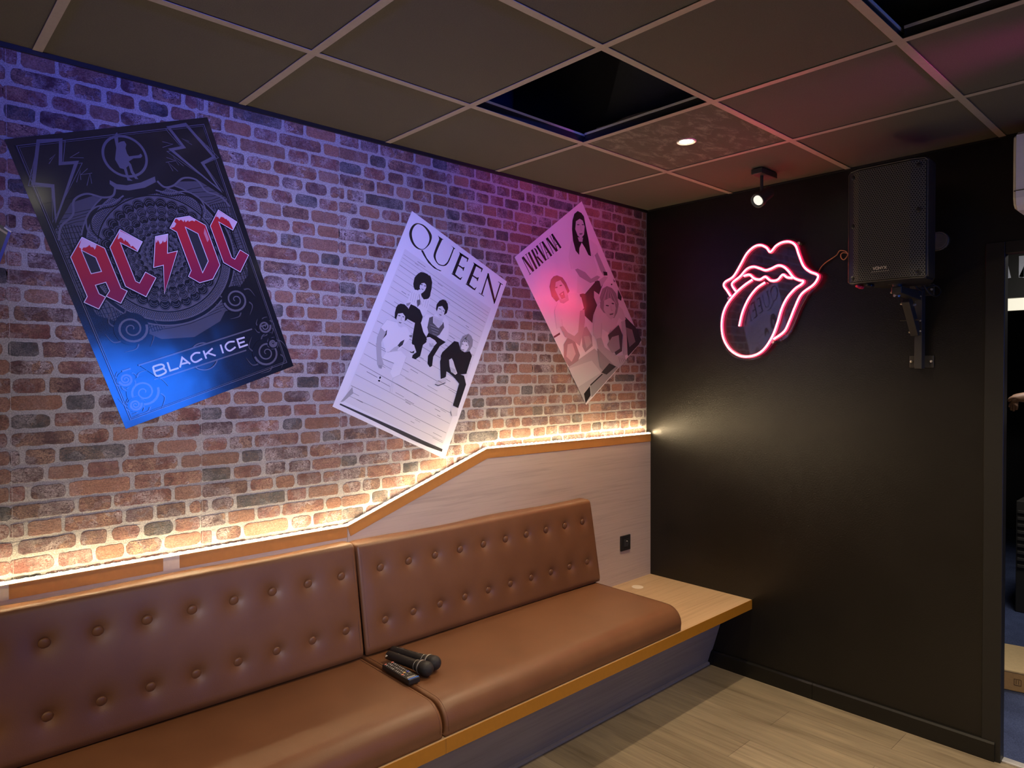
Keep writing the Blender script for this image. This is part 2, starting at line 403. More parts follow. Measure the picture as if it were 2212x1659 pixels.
# ---- skirting on the black wall (two lengths)
def skirting(y0, y1):
    bm = bmesh.new(); prism(bm, [(0, y0, 0), (-.015, y0, 0), (-.015, y0, .072), (-.009, y0, .080), (0, y0, .081)], (0, y1 - y0, 0)); return bm
struct('baseboard_back', skirting(-.30, -.9915), M['skirt']); struct('baseboard_back_2', skirting(-.993, -1.737), M['skirt'])

# ---- door frame and the room beyond
bm = bmesh.new()
box(bm, (-.006, DY0, 0), (.048, DY0 + .067, DZ + .05)); box(bm, (-.006, DY1 - .067, 0), (.048, DY1, DZ + .05)); box(bm, (-.006, DY1, DZ), (.048, DY0, DZ + .05))
bmesh.ops.recalc_face_normals(bm, faces=bm.faces); bmesh.ops.bevel(bm, geom=list(bm.edges), offset=.002, segments=1, affect='EDGES')
struct('door_1', bm, M['door'])
M['sill'] = plain('brushed_aluminium', (.75, .75, .74), .35, metal=.6)
struct('trim_4', boxb((.010, DY1, 0), (.05, DY0, .008), .002), M['sill'])
struct('floor_2', slab((.04, -5.2, -.1), (5.2, .6, .0)), M['carpet'])
bm = bmesh.new(); box(bm, (5.1, -5.2, 0), (5.2, .6, 2.6)); box(bm, (.046, .5, 0), (5.1, .6, 2.6)); box(bm, (.046, -5.2, 0), (5.1, -5.1, 2.6)); bmesh.ops.recalc_face_normals(bm, faces=bm.faces)
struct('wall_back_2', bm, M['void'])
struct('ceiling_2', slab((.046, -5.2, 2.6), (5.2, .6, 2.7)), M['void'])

# ================================================================== BENCH
XL = -3.75                                    # the fitted bench runs on past the left edge of the view
TOP, BT, FRONT = .41, .048, -.671
# worktop: oak slab with a caramel front edge
bm = boxb((XL, FRONT + .002, TOP - BT), (-.001, -.030, TOP), 0)
bench = thing('fitted_bench', (-1.9, -.35, 0), 'long fitted wooden bench with ochre front edge and grey leaning plinth below the cushions', 'bench')
worktop = obj('bench_top', bm, M['oaktop'], bench)
obj('edge_band', boxb((-2.004, FRONT, TOP - BT - .001), (-.001, FRONT + .0018, TOP + .0005), .0004, 1), M['bandtop'], worktop)
obj('edge_band', boxb((XL, FRONT, TOP - BT - .001), (-2.0055, FRONT + .0018, TOP + .0005), .0004, 1), M['bandtop'], worktop)
c0 = on((1377, 1268), 2, TOP)
bm = bmesh.new(); lathe(bm, (c0.x, c0.y, TOP), (0, 0, 1), [(0, .032), (.0012, .0318), (.002, .030), (.002, 0)], 40)
obj('grommet_cap', bm, M['cream'], bench)['label'] = 'round cream cap'
# plinth: leaning front panel
def plinth(x0, x1):
    bm = bmesh.new(); prism(bm, [(x0, -.527, TOP - BT - .0005), (x0, -.420, 0.012), (x0, -.400, .012), (x0, -.507, TOP - BT - .0005)], (x1 - x0, 0, 0)); return bm
obj('plinth_panel', plinth(-2.102, -.002), M['plinth'], bench); obj('plinth_panel', plinth(XL, -2.104), M['plinth'], bench)
bm = bmesh.new(); prism(bm, [(-3.75, -.432, 0), (-3.75, -.432, .010), (-3.75, -.412, .016), (-3.75, -.40, .016), (-3.75, -.40, 0)], (3.74, 0, 0))
obj('floor_strip', bm, plain('dusty_pale_sealant', (.42, .37, .29), .7), bench)

# wall panel behind the cushions with a stepped top
PY = -.030; ZL, ZB, ZR = .999, 1.246, 1.236; XA, XB = -1.996, -1.276; BH = .044
ztop = lambda x: ZL if x <= XA else (ZL + (ZB - ZL) * (x - XA) / (XB - XA) if x <= XB else ZB + (ZR - ZB) * (x - XB) / -XB)
def panel(x0, x1, cuts):
    X = [x0] + [c for c in cuts if x0 < c < x1] + [x1]
    bm = bmesh.new(); prism(bm, [(x0, PY, TOP)] + [(x, PY, ztop(x) - .001) for x in X] + [(x1, PY, TOP)], (0, -PY - .0015, 0)); return bm
pn = tag(obj('wall_panel', panel(-1.9935, -.001, [XB]), M['oak']), 'pale wood wall panel with sloping then level top behind the right backrest cushion', 'panel')
pl = tag(obj('wall_panel', panel(XL, -1.9955, []), M['oak']), 'low pale wood wall panel showing as a strip above the left backrest cushion', 'panel')
def band(pts):
    """a caramel edge strip hanging below a stepped top line"""
    bm = bmesh.new(); n = len(pts); off = []
    for i in range(n):
        a = Vector(pts[max(i - 1, 0)]); b = Vector(pts[min(i + 1, n - 1)]); p = Vector(pts[i])
        def nrm(u, v): d = (v - u).normalized(); return Vector((d.y, -d.x))
        n1 = nrm(a, p) if i else nrm(p, b); n2 = nrm(p, b) if i < n - 1 else n1
        m_ = (n1 + n2).normalized(); off.append(p + m_ * (BH / m_.dot(n1)))
    prism(bm, [(x, PY - .002, z) for x, z in pts] + [(q.x, PY - .002, q.y) for q in off[::-1]], (0, .0019, 0)); return bm
obj('edge_band', band([(XA, ZL), (XB, ZB), (-.001, ZR)]), M['band'], pn)
obj('edge_band', band([(XL, ZL), (XA - .001, ZL)]), M['band'], pl)
# two translucent pieces of tape over the lower band
M['tape'] = plain('pale_tape', (.52, .42, .34), .35)
t1 = tag(obj('tape_piece', boxb((-2.667, PY - .0028, .955), (-2.617, PY - .0021, .999), 0), M['tape']), 'pale tape square stuck over the caramel edge above the left backrest cushion', 'tape')
t2 = t1.copy(); C.objects.link(t2); t2.location.x = -.46; t2['label'] = 'pale tape piece on the caramel edge cut by the left edge of the picture'

# LED strip along the top of the panel
M['ledbase'] = glow('led_sleeve', (1.0, .78, .44), 1.7); M['chip'] = glow('led_chip', (1.0, .76, .43), 370)
L = [(XL, ZL), (XA, ZL), (XB, ZB), (-.006, ZR)]
bm = bmesh.new(); prof = [(x, z) for x, z in L]
prism(bm, [(x, -.0355, z + .0005) for x, z in prof] + [(x, -.0355, z + .0085) for x, z in prof[::-1]], (0, .011, 0))
led = tag(obj('led_strip', bm, M['ledbase']), 'glowing warm white light strip along the top edge of the wood panels', 'light strip')
seg = 0; spots = []; step = .028
for (xa, za), (xb, zb) in zip(L, L[1:]):
    Ls = math.dist((xa, za), (xb, zb)); d = Vector((xb - xa, 0, zb - za)).normalized(); s = step / 2
    while s < Ls: spots.append((xa + d.x * s, za + d.z * s, math.atan2(d.z, d.x))); s += step
spots = [s for s in spots if s[0] > -3.16]
cm = boxb((-.0045, -.0048, 0), (.0045, .0030, .0036), .0005, 1); first = None; far = bmesh.new()
for i, (x, z, a) in enumerate(spots):
    if i < 100:
        if not first: first = c_ = obj('led_chip', cm, M['chip'], led, world=False)
        else: c_ = first.copy(); C.objects.link(c_)
        c_.location = (x, -.0325, z + .0062); c_.rotation_euler = (0, -a, 0)
    else: box(far, (x - .0045, -.0373, z + .0062), (x + .0045, -.0295, z + .0098))
if len(far.verts): o = obj('led_chips', far, M['chip'], led); o['kind'] = 'stuff'
else: far.free()

# ---- cushions
def loft(prof, x0, x1, stations, r=.010, dent=None):
    """prof: closed list of (y,z); swept along x with softly rounded ends"""
    bm = bmesh.new(); n = len(prof); P = [Vector(p) for p in prof]
    nr = []
    for i in range(n):
        d = (P[(i + 1) % n] - P[i - 1]).normalized(); nr.append(Vector((d.y, -d.x)))
    area = sum(P[i - 1].x * P[i].y - P[i].x * P[i - 1].y for i in range(n))
    if area < 0: nr = [-v for v in nr]
    X = [(x0 + r * (1 - math.cos(t)), r * (1 - math.sin(t))) for t in (0, .4, .8, 1.2, 1.57)]
    X = X + [(x0 + r + (x1 - x0 - 2 * r) * k / stations, 0) for k in range(1, stations)] + [(x1 - (a - x0), b) for a, b in X[::-1]]
    rings = []
    for x, ins in X:
        ring = []
        for p, q in zip(P, nr):
            v = p - q * ins; y, z = v
            if dent and ins == 0: dy, dz = dent(x, y, z); y += dy; z += dz
            ring.append(bm.verts.new((x, y, z)))
        rings.append(ring)
    for A, B in zip(rings, rings[1:]):
        for i in range(n): bm.faces.new((A[i], A[(i + 1) % n], B[(i + 1) % n], B[i]))
    bm.faces.new(rings[0]); bm.faces.new(rings[-1]); bmesh.ops.recalc_face_normals(bm, faces=bm.faces); return bm
def arc(cy, cz, r, a0, a1, n=8): return [(cy + r * math.cos(math.radians(a0 + (a1 - a0) * i / n)), cz + r * math.sin(math.radians(a0 + (a1 - a0) * i / n))) for i in range(n + 1)]
def lin(a, b, n): return [(a[0] + (b[0] - a[0]) * i / n, a[1] + (b[1] - a[1]) * i / n) for i in range(1, n)]
def seat_prof():
    z = .524; R_ = .075
    p = [(-.662, TOP + .001)] + lin((-.664, TOP + .001), (-.668, z - R_), 4) + arc(-.668 + R_, z - R_ - .004, R_, 180, 92, 10)
    p += lin((-.59, z - .003), (-.06, z), 16) + [(-.06, z), (-.045, z - .01), (-.045, TOP + .02), (-.05, TOP + .001)]
    return p
def seat_sag(x, y, z): return 0, (.004 * math.sin(3.1 * x + 7 * y) if z > .48 else 0)
def seat(x0, x1, label):
    bm = loft(seat_prof(), x0, x1, 30, .009, seat_sag); o = tag(obj('seat_cushion', bm, M['leather'], smooth=True), label, 'cushion', 'seat cushions of the bench')
    for e, s in ((x0, 1), (x1, -1)):       # sewn seam just inside each end
        bm = bmesh.new(); tube(bm, [(e + s * .013, y, z + (.0006 if z > .5 else 0)) for y, z in [(-.6690, .43)] + seat_prof()[4:31]], .0008, 5); obj('seam', bm, M['stitch'], o)
    return o
seatR = seat(-2.004, -.642, 'long brown leather seat cushion reaching to the bare oak bench end')
seatL = seat(-3.380, -2.012, 'long brown leather seat cushion at bottom left, left of the remote control')
ZROW = (.836, .637)
def backcushion(x0, x1, x_btn, zt, label):
    yb, yt = -.176, -.113                      # front face at the bottom and at the top
    z0 = .528; R_ = .022
    fr = lin((yb, z0 + .012), (yt, zt - .03), 34)
    p = [(yb + .012, z0), (yb + .004, z0 + .003)] + fr + arc(yt + R_ + .003, zt - R_, R_, 172, 92, 6) + lin((yt + R_, zt), (PY - .008, zt + .001), 5) + [(PY - .004, zt - .004), (PY - .003, .75), (PY - .003, z0 + .004), (PY - .012, z0)]
    btn = [(x, z) for x in x_btn for z in ZROW]
    def dent(x, y, z):
        t = (z - z0) / (zt - z0); lim = yb + (yt - yb) * t
        if y > lim + .03: return 0, (.003 * math.sin(9 * x) if z > zt - .02 else 0)
        d = -.007 * max(0, math.sin(math.pi * max(0, min(1, t)))) * min(1, max(0, min(x - x0, x1 - x)) / .05)
        for bx, bz in btn:
            r2 = (x - bx) ** 2 + (z - bz) ** 2
            if r2 < .02: d += .0125 * math.exp(-r2 / (2 * .012 ** 2)) + .0075 * math.exp(-r2 / (2 * .030 ** 2))
        return d, 0
    o = tag(obj('backrest_cushion', loft(p, x0, x1, 128, .010, dent), M['leather'], smooth=True), label, 'cushion', 'buttoned backrest cushions')
    proto = None
    for bx, bz in btn:
        y = yb + (yt - yb) * (bz - z0) / (zt - z0)
        if not proto:
            bm = bmesh.new(); lathe(bm, (0, 0, 0), (0, -1, -.15), [(-.004, .0145), (0, .0158), (.003, .0155), (.0055, .0125), (.0070, .007), (.0075, 0)], 20)
            proto = b = obj('button', bm, M['leather'], o, smooth=True, world=False)
        else: b = proto.copy(); C.objects.link(b)
        b.location = (bx, y + .0105, bz)
    for e, s in ((x0, 1), (x1, -1)):
        bm = bmesh.new(); pp = [(e + s * .014, y - .0006, z) for y, z in fr[1:]]; tube(bm, pp, .0008, 5); obj('seam', bm, M['stitch'], o)
    return o
backR = backcushion(-2.000, -.628, [-1.902 + .1327 * k for k in range(10)], .940, 'brown leather backrest cushion with two rows of buttons nearest the black wall')
backL = backcushion(-3.378, -2.008, [-2.073 - .1335 * k for k in range(10)], .946, 'brown leather backrest cushion with two rows of buttons at the left end')
# ================================================================== POSTERS
class Poster:
    """a 600 x 900 mm sheet on the brick wall; art is laid out in its own u (right) and v (down) metres"""
    def __init__(s, centre, deg, label, col, mat, group=None):
        a = math.radians(deg); s.eu = Vector((math.cos(a), 0, math.sin(a))); s.ev = Vector((math.sin(a), 0, -math.cos(a)))
        s.c = Vector((centre[0], -.0032, centre[1])); s.tl = s.c - s.eu * .3 - s.ev * .45; s.mat = mat
        bm = bmesh.new(); col_l = bm.loops.layers.float_color.new('Col')
        box(bm, (-.3, -.0006, -.45), (.3, .0006, .45))
        for f in bm.faces:
            for l in f.loops: l[col_l] = (*col, 1)
        bmesh.ops.recalc_face_normals(bm, faces=bm.faces)
        s.o = tag(obj('poster', bm, mat), label, 'poster', group); s.o.location = s.c; s.o.rotation_euler = (0, -a, 0)
        s.n = 0; s.auto = False; s.st = .00006; s.reset()
    def reset(s): s.bm = bmesh.new(); s.col = s.bm.loops.layers.float_color.new('Col')
    def uv(s, px):
        p = on(px, 1, -.004) - s.tl; return Vector((p.dot(s.eu), p.dot(s.ev)))
    def tr(s, cr):
        return lambda pts: [s.uv(cr(*p)) for p in pts]
    def poly(s, pts, col, lay=None):
        if s.auto: s.n += 1
        lay = s.n if lay is None else lay
        if isinstance(col, (int, float)): col = (col, col * .985, col * .98)
        vs = [s.bm.verts.new((u - .3, -.0009 - s.st * lay, .45 - v)) for u, v in pts]
        try: f = s.bm.faces.new(vs)
        except ValueError: return
        f.normal_update()
        for l in f.loops: l[s.col] = (*(col(l.vert.co.x + .3, .45 - l.vert.co.z) if callable(col) else col), 1)
        s.n = max(s.n, lay)
    def up(s, k=1): s.n += k
    def stroke(s, pts, w, col, closed=False, lay=None, taper=None):
        lay = s.n if lay is None else lay
        if isinstance(col, (int, float)): col = (col, col, col)
        P = [Vector(p) for p in pts]; n = len(P); A, B = [], []
        for i in range(n):
            a = P[i - 1] if (i or closed) else P[i]; b = P[(i + 1) % n] if (i < n - 1 or closed) else P[i]
            d1 = (P[i] - a); d2 = (b - P[i]); d1 = d1 if d1.length > 1e-9 else d2; d2 = d2 if d2.length > 1e-9 else d1
            if d1.length < 1e-9: return
            n1 = Vector((-d1.y, d1.x)).normalized(); n2 = Vector((-d2.y, d2.x)).normalized(); m = n1 + n2
            m = m.normalized() if m.length > 1e-6 else n1; k = 1 / max(m.dot(n1), .45)
            hw = w / 2 * k * (1 if not taper else taper(i / max(n - 1, 1)))
            A.append(P[i] + m * hw); B.append(P[i] - m * hw)
        y = -.0009 - s.st * lay; va = [s.bm.verts.new((p.x - .3, y, .45 - p.y)) for p in A]; vb = [s.bm.verts.new((p.x - .3, y, .45 - p.y)) for p in B]
        for i in range(n if closed else n - 1):
            j = (i + 1) % n
            f = s.bm.faces.new((va[i], va[j], vb[j], vb[i]))
            for l in f.loops: l[s.col] = (*col, 1)
        s.n = max(s.n, lay)
    def done(s, name):
        bmesh.ops.triangulate(s.bm, faces=[f for f in s.bm.faces if len(f.verts) > 4])
        for f in s.bm.faces:
            f.normal_update()
            if f.normal.y > 0: f.normal_flip()
        o = obj(name, s.bm, s.mat, s.o, world=False); s.reset(); return o
def circ(c, r, n=40, a0=0, a1=360): return [(c[0] + r * math.cos(math.radians(a0 + (a1 - a0) * i / n)), c[1] + r * math.sin(math.radians(a0 + (a1 - a0) * i / n))) for i in range(n + (a1 - a0 != 360))]
def lerp(a, b, t): return Vector(a).lerp(Vector(b), t)

# ---------------------------------------------------------------- dark poster with red lettering
P = Poster((-2.634, 1.948), 19.7, 'black poster with large red angular lettering and silver grey ornament', (.012, .012, .014), M['poster'], 'music posters on the brick wall')
G, G2, K = (.115, .108, .128), (.072, .068, .082), (.011, .011, .013)
a1 = crop(0, 220, 2.3045); T1 = P.tr(a1); a2 = crop(130, 440, 5.1442); T2 = P.tr(a2); a3 = crop(190, 690, 4.8087); T3 = P.tr(a3)
mc = Vector((.300, .405)); cc = P.uv(a1(622, 272))          # medallion and roundel centres
# woven fields behind the medallion
P.poly([(.03, .27), (.10, .20), (.17, .19), (.23, .215), (.30, .222), (.37, .215), (.43, .19), (.50, .20), (.57, .27), (.575, .45), (.55, .54), (.47, .60), (.40, .665), (.30, .69), (.20, .665), (.13, .60), (.05, .54), (.025, .45)], G2); P.up()
for k in range(70):                                           # fine engraved hatching
    x = .03 + k * .0078
    P.stroke([(x, .23 + .05 * abs(math.sin(x * 9))), (x + .012 * math.sin(k), .40), (x + .004, .64 - .05 * abs(math.cos(x * 8)))], .0022, K)
P.up()
for k in range(34):
    y = .225 + k * .0125
    P.stroke([(.03 + .006 * math.sin(k + i), y + .006 * math.sin(i * 1.3 + k)) for i in range(1)] + [(.04 + .053 * i, y + .006 * math.sin(i * 1.3 + k)) for i in range(11)], .0016, K)
P.up()
# medallion: dark ring, zigzag band, petals
P.poly(circ(mc, .235, 72), G); P.up(); P.poly(circ(mc, .231, 72), K); P.up(); P.poly(circ(mc, .220, 72), G); P.up()
for k in range(3):
    zz = []
    for i in range(2 * 76):
        t = math.radians(360 * i / 152 + k * 1.6); zz.append((mc.x + (.192 if i % 2 else .216) * math.cos(t), mc.y + (.192 if i % 2 else .216) * math.sin(t)))
    P.stroke(zz, .0016, K, True)
P.up(); P.stroke(circ(mc, .189, 72), .004, K, True); P.poly(circ(mc, .186, 72), (.098, .092, .11)); P.up()
for ring, (rr, nn, sz) in enumerate(((.166, 30, .0175), (.142, 28, .0155), (.119, 26, .0140), (.097, 24, .0122), (.077, 22, .0106), (.058, 20, .0086), (.041, 16, .0078), (.026, 12, .0062))):
    for i in range(nn):
        t = 360 * i / nn + ring * 6; c = (mc.x + rr * math.cos(math.radians(t)), mc.y + rr * math.sin(math.radians(t)))
        P.poly(circ(c, sz, 14), K if ring % 2 == 0 else (.028, .027, .033))
    P.up()
    for i in range(nn):
        t = 360 * i / nn + ring * 6
        for q in (.0, .26, .5):
            c = (mc.x + (rr - sz * q) * math.cos(math.radians(t)), mc.y + (rr - sz * q) * math.sin(math.radians(t)))
            P.stroke(circ(c, sz * (.86 - q * .55), 10, t - 78, t + 78), .0013, G)
    P.up()
# corner fields: black with a wide outlined bolt each side
P.poly([(.018, .018), (.582, .018), (.582, .15), (.44, .185), (.36, .215), (.24, .215), (.16, .185), (.018, .19)], K); P.up()
boltL = T1([(190, 195), (165, 408), (262, 418), (278, 590), (380, 302), (300, 308), (302, 190)])
boltR = [(.6 - u, v) for u, v in boltL]
for B in (boltL, boltR):
    P.poly(B, K); P.up(); P.stroke(B, .009, G, True); P.up()
    cx = sum(p[0] for p in B) / 7; P.stroke([(cx + (u - cx) * 1.22, v + .004) for u, v in B], .0018, G, True)
P.up()
for sx in (1, -1):                                            # shield scrolls and thorns
    f = lambda pts: [(.3 + sx * (u - .3), v) for u, v in pts]
    P.stroke([tuple(q[:2]) for q in spline([(u, v, 0) for u, v in f([(.235, .178), (.22, .20), (.19, .20), (.15, .182), (.11, .195), (.092, .235), (.05, .262), (.03, .30)])], 6)], .006, G)
    P.stroke([tuple(q[:2]) for q in spline([(u, v, 0) for u, v in f([(.25, .205), (.21, .222), (.16, .225), (.125, .25), (.115, .29), (.13, .32), (.105, .33), (.09, .36)])], 6)], .0045, G)
    P.stroke([tuple(q[:2]) for q in spline([(u, v, 0) for u, v in f([(.25, .212), (.215, .230), (.17, .234), (.137, .255), (.127, .29), (.142, .322)])], 6)], .004, K)
    for (u, v, du, dv) in ((.175, .06, -.03, .012), (.18, .11, -.025, .015), (.15, .14, .008, -.028), (.175, .155, .006, -.03), (.09, .07, .02, -.012), (.035, .09, -.01, .02)):
        P.stroke(f([(u, v), (u + du, v + dv), (u + dv * .5, v + abs(du) * .6)]), .0018, G)
P.up()
# roundel with a leaping musician in silhouette
P.poly(circ(cc, .066, 56), G); P.up(); P.poly(circ(cc, .0585, 56), K); P.up()
fig = [(574, 160), (582, 152), (586, 165), (588, 205), (602, 198), (618, 196), (628, 212), (624, 232), (632, 258), (642, 272), (690, 266), (700, 258), (708, 270), (700, 280), (664, 282), (640, 298), (652, 312), (662, 345), (688, 386), (672, 384), (650, 352), (640, 318), (628, 328), (642, 380), (660, 394), (634, 392), (616, 336), (596, 330), (572, 288), (578, 230), (568, 180)]
P.poly(T1(fig), G); P.up()
P.poly(T1([(545, 390), (580, 410), (630, 416), (700, 402), (770, 372), (775, 400), (720, 428), (640, 442), (580, 436), (545, 410)]), G); P.up()
# lower side scrolls: spiral volutes and leaves
def volute(c, r, sgn, turns=2.1, w=.006):
    pts = []
    for i in range(46):
        t = i / 45; a = sgn * t * turns * 2 * math.pi + (0 if sgn > 0 else math.pi); q = r * (1 - .9 * t); pts.append((c[0] + q * math.cos(a), c[1] + q * math.sin(a)))
    P.poly(circ(c, r + .006, 40), K); P.up(); P.stroke(pts, w, G, taper=lambda t: 1.25 - .8 * t); P.up()
for c, r, sg in ((P.uv(a1(655, 1130)), .046, 1), (P.uv(a1(1172, 985)), .042, -1), (P.uv(a1(715, 1445)), .045, 1), (P.uv(a1(1330, 1260)), .046, -1), (P.uv(a1(600, 1390)), .020, -1), (P.uv(a1(1375, 1100)), .022, 1), (P.uv(a1(1390, 1190)), .014, 1), (P.uv(a1(640, 1520)), .018, 1)):
    c = Vector((min(max(c[0], .034 + r), .566 - r), min(c[1], .866 - r)))
    for k in range(6):
        t = math.radians(60 * k + 20); P.stroke([tuple(q[:2]) for q in spline([(c[0] + r * .9 * math.cos(t), c[1] + r * .9 * math.sin(t), 0), (c[0] + r * 1.5 * math.cos(t + .3), c[1] + r * 1.4 * math.sin(t + .3), 0), (c[0] + r * 1.7 * math.cos(t + .8), c[1] + r * 1.7 * math.sin(t + .8), 0)], 5)], .005, G2, taper=lambda t: 1.3 - 1.1 * t)
    P.up(); volute(c, r, sg)
# frame lines
for ins, w in ((.022, .0022), (.027, .0012)):
    P.stroke([(ins, ins), (.6 - ins, ins), (.6 - ins, .9 - ins), (ins, .9 - ins)], w, G, True)
P.up()
# title bar
bl = T3([(395, 545), (1850, 60), (1850, 105), (395, 585)]); tb = T3([(520, 470), (1700, 90), (1640, 315), (745, 620)])
hc = P.uv(a3(1200, 385)); P.stroke(circ(hc, .046, 40), .004, G, True); P.up(); P.poly(circ(hc, .042, 40), (.016, .016, .02)); P.up(); P.poly(tb, (.013, .013, .015)); P.up()
P.stroke(T3([(520, 478), (1110, 290), (1700, 100)]), .0048, G); P.stroke(T3([(745, 615), (1200, 465), (1640, 320)]), .0048, G); P.stroke(T3([(350, 540), (440, 510)]), .005, G); P.stroke(T3([(1780, 78), (1850, 55)]), .005, G)
P.up(); P.done('printed_ornament')
W1 = (.62, .60, .68)
for s_ in ([(672, 492), (750, 468), (783, 480), (775, 508), (692, 538)], [(775, 510), (803, 528), (795, 558), (705, 585), (672, 492)], [(822, 445), (850, 533), (938, 505)], [(952, 500), (975, 397), (1058, 463)], [(958, 466), (1032, 448)],
           [(1162, 347), (1110, 350), (1070, 385), (1076, 425), (1115, 443), (1182, 408)], [(1195, 325), (1225, 408)], [(1290, 300), (1212, 370)], [(1240, 348), (1322, 377)], [(1372, 262), (1400, 352)],
           [(1518, 230), (1460, 236), (1425, 270), (1432, 305), (1470, 326), (1528, 287)], [(1622, 187), (1545, 209), (1572, 291), (1655, 262)], [(1560, 250), (1622, 230)]):
    P.stroke(T3([q[:2] for q in spline([(x, y, 0) for x, y in s_], 4)] if len(s_) > 4 else s_), .0058, W1); P.up()
letters = [[(238, 375), (490, 497), (672, 940), (740, 973), (670, 1108), (507, 1030), (545, 970), (503, 875), (387, 907), (428, 1003), (500, 1040), (425, 1172), (262, 1097), (297, 1033), (112, 597)],
 [(660, 290), (908, 425), (853, 533), (663, 435), (833, 862), (877, 884), (943, 762), (1060, 825), (950, 1035), (722, 920), (548, 488)],
 [(1053, 367), (1190, 340), (1187, 553), (1298, 527), (1153, 1003), (1142, 685), (1033, 712)],
 [(1430, 140), (1610, 242), (1770, 685), (1690, 840), (1545, 880), (1420, 810), (1450, 745), (1290, 318), (1215, 275), (1275, 165)],
 [(1752, 72), (1958, 205), (1912, 297), (1757, 205), (1900, 600), (1935, 620), (1993, 515), (2088, 573), (1995, 762), (1810, 655), (1662, 250)]]
RED, RED2, FROST = (.50, .022, .026), (.22, .016, .055), (.66, .46, .52)
for Lp in letters: P.stroke(T2(Lp), .0085, (.006, .006, .008), True)
P.up()
def redfade(u, v):
    t = min(1, max(0, (v - .33) / .17)); return tuple(a + (b - a) * t for a, b in zip(RED, RED2))
for Lp in letters: P.poly(T2(Lp), redfade)
P.up()
rnd = random.Random(5)
def frost(top, edge):
    """a ragged frosted cap: the top outline, then a jagged lower edge back"""
    out = []
    for (x, y), (x2, y2) in zip(edge, edge[1:]):
        for k in range(6): t = k / 6; out.append((x + (x2 - x) * t + rnd.uniform(-8, 8), y + (y2 - y) * t + rnd.uniform(-28, 28) * (k % 2)))
    P.poly(T2(list(top) + out), FROST)
frost([(238, 378), (400, 458)], [(390, 490), (300, 480), (180, 510)])
frost([(655, 300), (905, 425), (855, 525)], [(800, 470), (720, 400), (620, 390)])
frost([(1056, 372), (1186, 344)], [(1184, 420), (1120, 440), (1056, 420)])
frost([(1280, 168), (1430, 146), (1500, 185)], [(1480, 200), (1380, 180), (1290, 200)])
frost([(1752, 80), (1954, 206), (1915, 285)], [(1880, 220), (1800, 150), (1720, 150)])
P.poly(T2([(1225, 275), (1262, 200), (1285, 225), (1265, 260)]), FROST); P.poly(T2([(1600, 270), (1650, 400), (1630, 430), (1590, 330)]), (.55, .2, .25)); P.up()
holesA = [[(230, 518), (390, 600), (455, 755), (340, 780)], [(1385, 262), (1525, 335), (1640, 640), (1577, 770)]]
for q in holesA: P.poly(T2(q), (.03, .029, .035))
P.up()
for Lp in letters + holesA: P.stroke(T2(Lp), .0022, (.66, .62, .70), True)
P.done('lettering')

# a corner of another poster at the far left
bm = bmesh.new(); cl = bm.loops.layers.float_color.new('Col')
tri = [on(p, 1, -.004) for p in ((-6, 480), (25, 500), (3, 560), (-8, 580))]
q0, q1, q2, q3 = tri; q0 = q1 + (q0 - q1).normalized() * .6; q3 = q1 + (q2 - q1).normalized() * .9; q4 = q3 + (q0 - q1)
vs = [bm.verts.new((p.x, -.0034, p.z)) for p in (q0, q1, q3, q4)]; f = bm.faces.new(vs)
for l in f.loops: l[cl] = (.05, .045, .035, 1)
e = bmesh.ops.extrude_face_region(bm, geom=[f]); bmesh.ops.translate(bm, verts=[v for v in e['geom'] if isinstance(v, bmesh.types.BMVert)], vec=(0, .0012, 0)); bmesh.ops.recalc_face_normals(bm, faces=bm.faces)
o = tag(obj('poster', bm, M['poster']), 'poster of which only a dark corner with blue edge shows at the left picture edge', 'poster', 'music posters on the brick wall')
bm = bmesh.new(); cl = bm.loops.layers.float_color.new('Col')
d1 = (q0 - q1).normalized(); d2 = (q3 - q1).normalized()
def strip(a0, a1, b0, b1, c, y):
    vs = [bm.verts.new(((q1 + d1 * a + d2 * b).x, y, (q1 + d1 * a + d2 * b).z)) for a, b in ((a0, b0), (a1, b0), (a1, b1), (a0, b1))]
    f = bm.faces.new(vs); f.normal_update()
    if f.normal.y > 0: f.normal_flip()
    for l in f.loops: l[cl] = (*c, 1)
strip(0, .008, .003, .9, (.03, .04, .30), -.0037); strip(.008, .6, .010, .016, (.45, .35, .16), -.0037); strip(.010, .6, .016, .9, (.03, .03, .025), -.0037); strip(.0, .02, 0, .004, (.8, .72, .5), -.0038)
obj('printed_border', bm, M['poster'], o)

# ---------------------------------------------------------------- pale poster with thin serif lettering and four seated people
P = Poster((-1.580, 1.751), -24.8, 'white poster with thin serif lettering over four people sitting on pale steps', (.74, .735, .745), M['posterb'], 'music posters on the brick wall')
P.auto, P.st = True, .00003; b1 = crop(700, 430, 2.8595); T1 = P.tr(b1); b2 = crop(860, 450, 7.212); T2 = P.tr(b2); b3 = crop(770, 570, 5.0286); T3 = P.tr(b3)
P.poly([(.035, .165), (.565, .165), (.565, .862), (.035, .862)], .66); P.up()
INK = .018
for k, v in enumerate((.19, .205, .222, .24, .262, .288, .316, .345, .376, .41)):          # siding boards
    P.stroke([(.04, v), (.30, v + .003), (.56, v + .001)], .0016 if k % 3 else .0026, .30 if k % 2 else .42)
for k, v in enumerate((.452, .50, .548, .60, .655, .70, .745, .79, .83)):                    # steps
    P.stroke([(.04, v + .004 * math.sin(k)), (.2, v), (.4, v + .003), (.56, v + .002)], .0024 if k % 2 else .0016, .26)
rnd = random.Random(11)
for k in range(46):
    u, v = rnd.uniform(.04, .5), rnd.uniform(.17, .84); P.stroke([(u, v), (u + rnd.uniform(.02, .07), v + .001)], .0022, .16 + .2 * rnd.random())
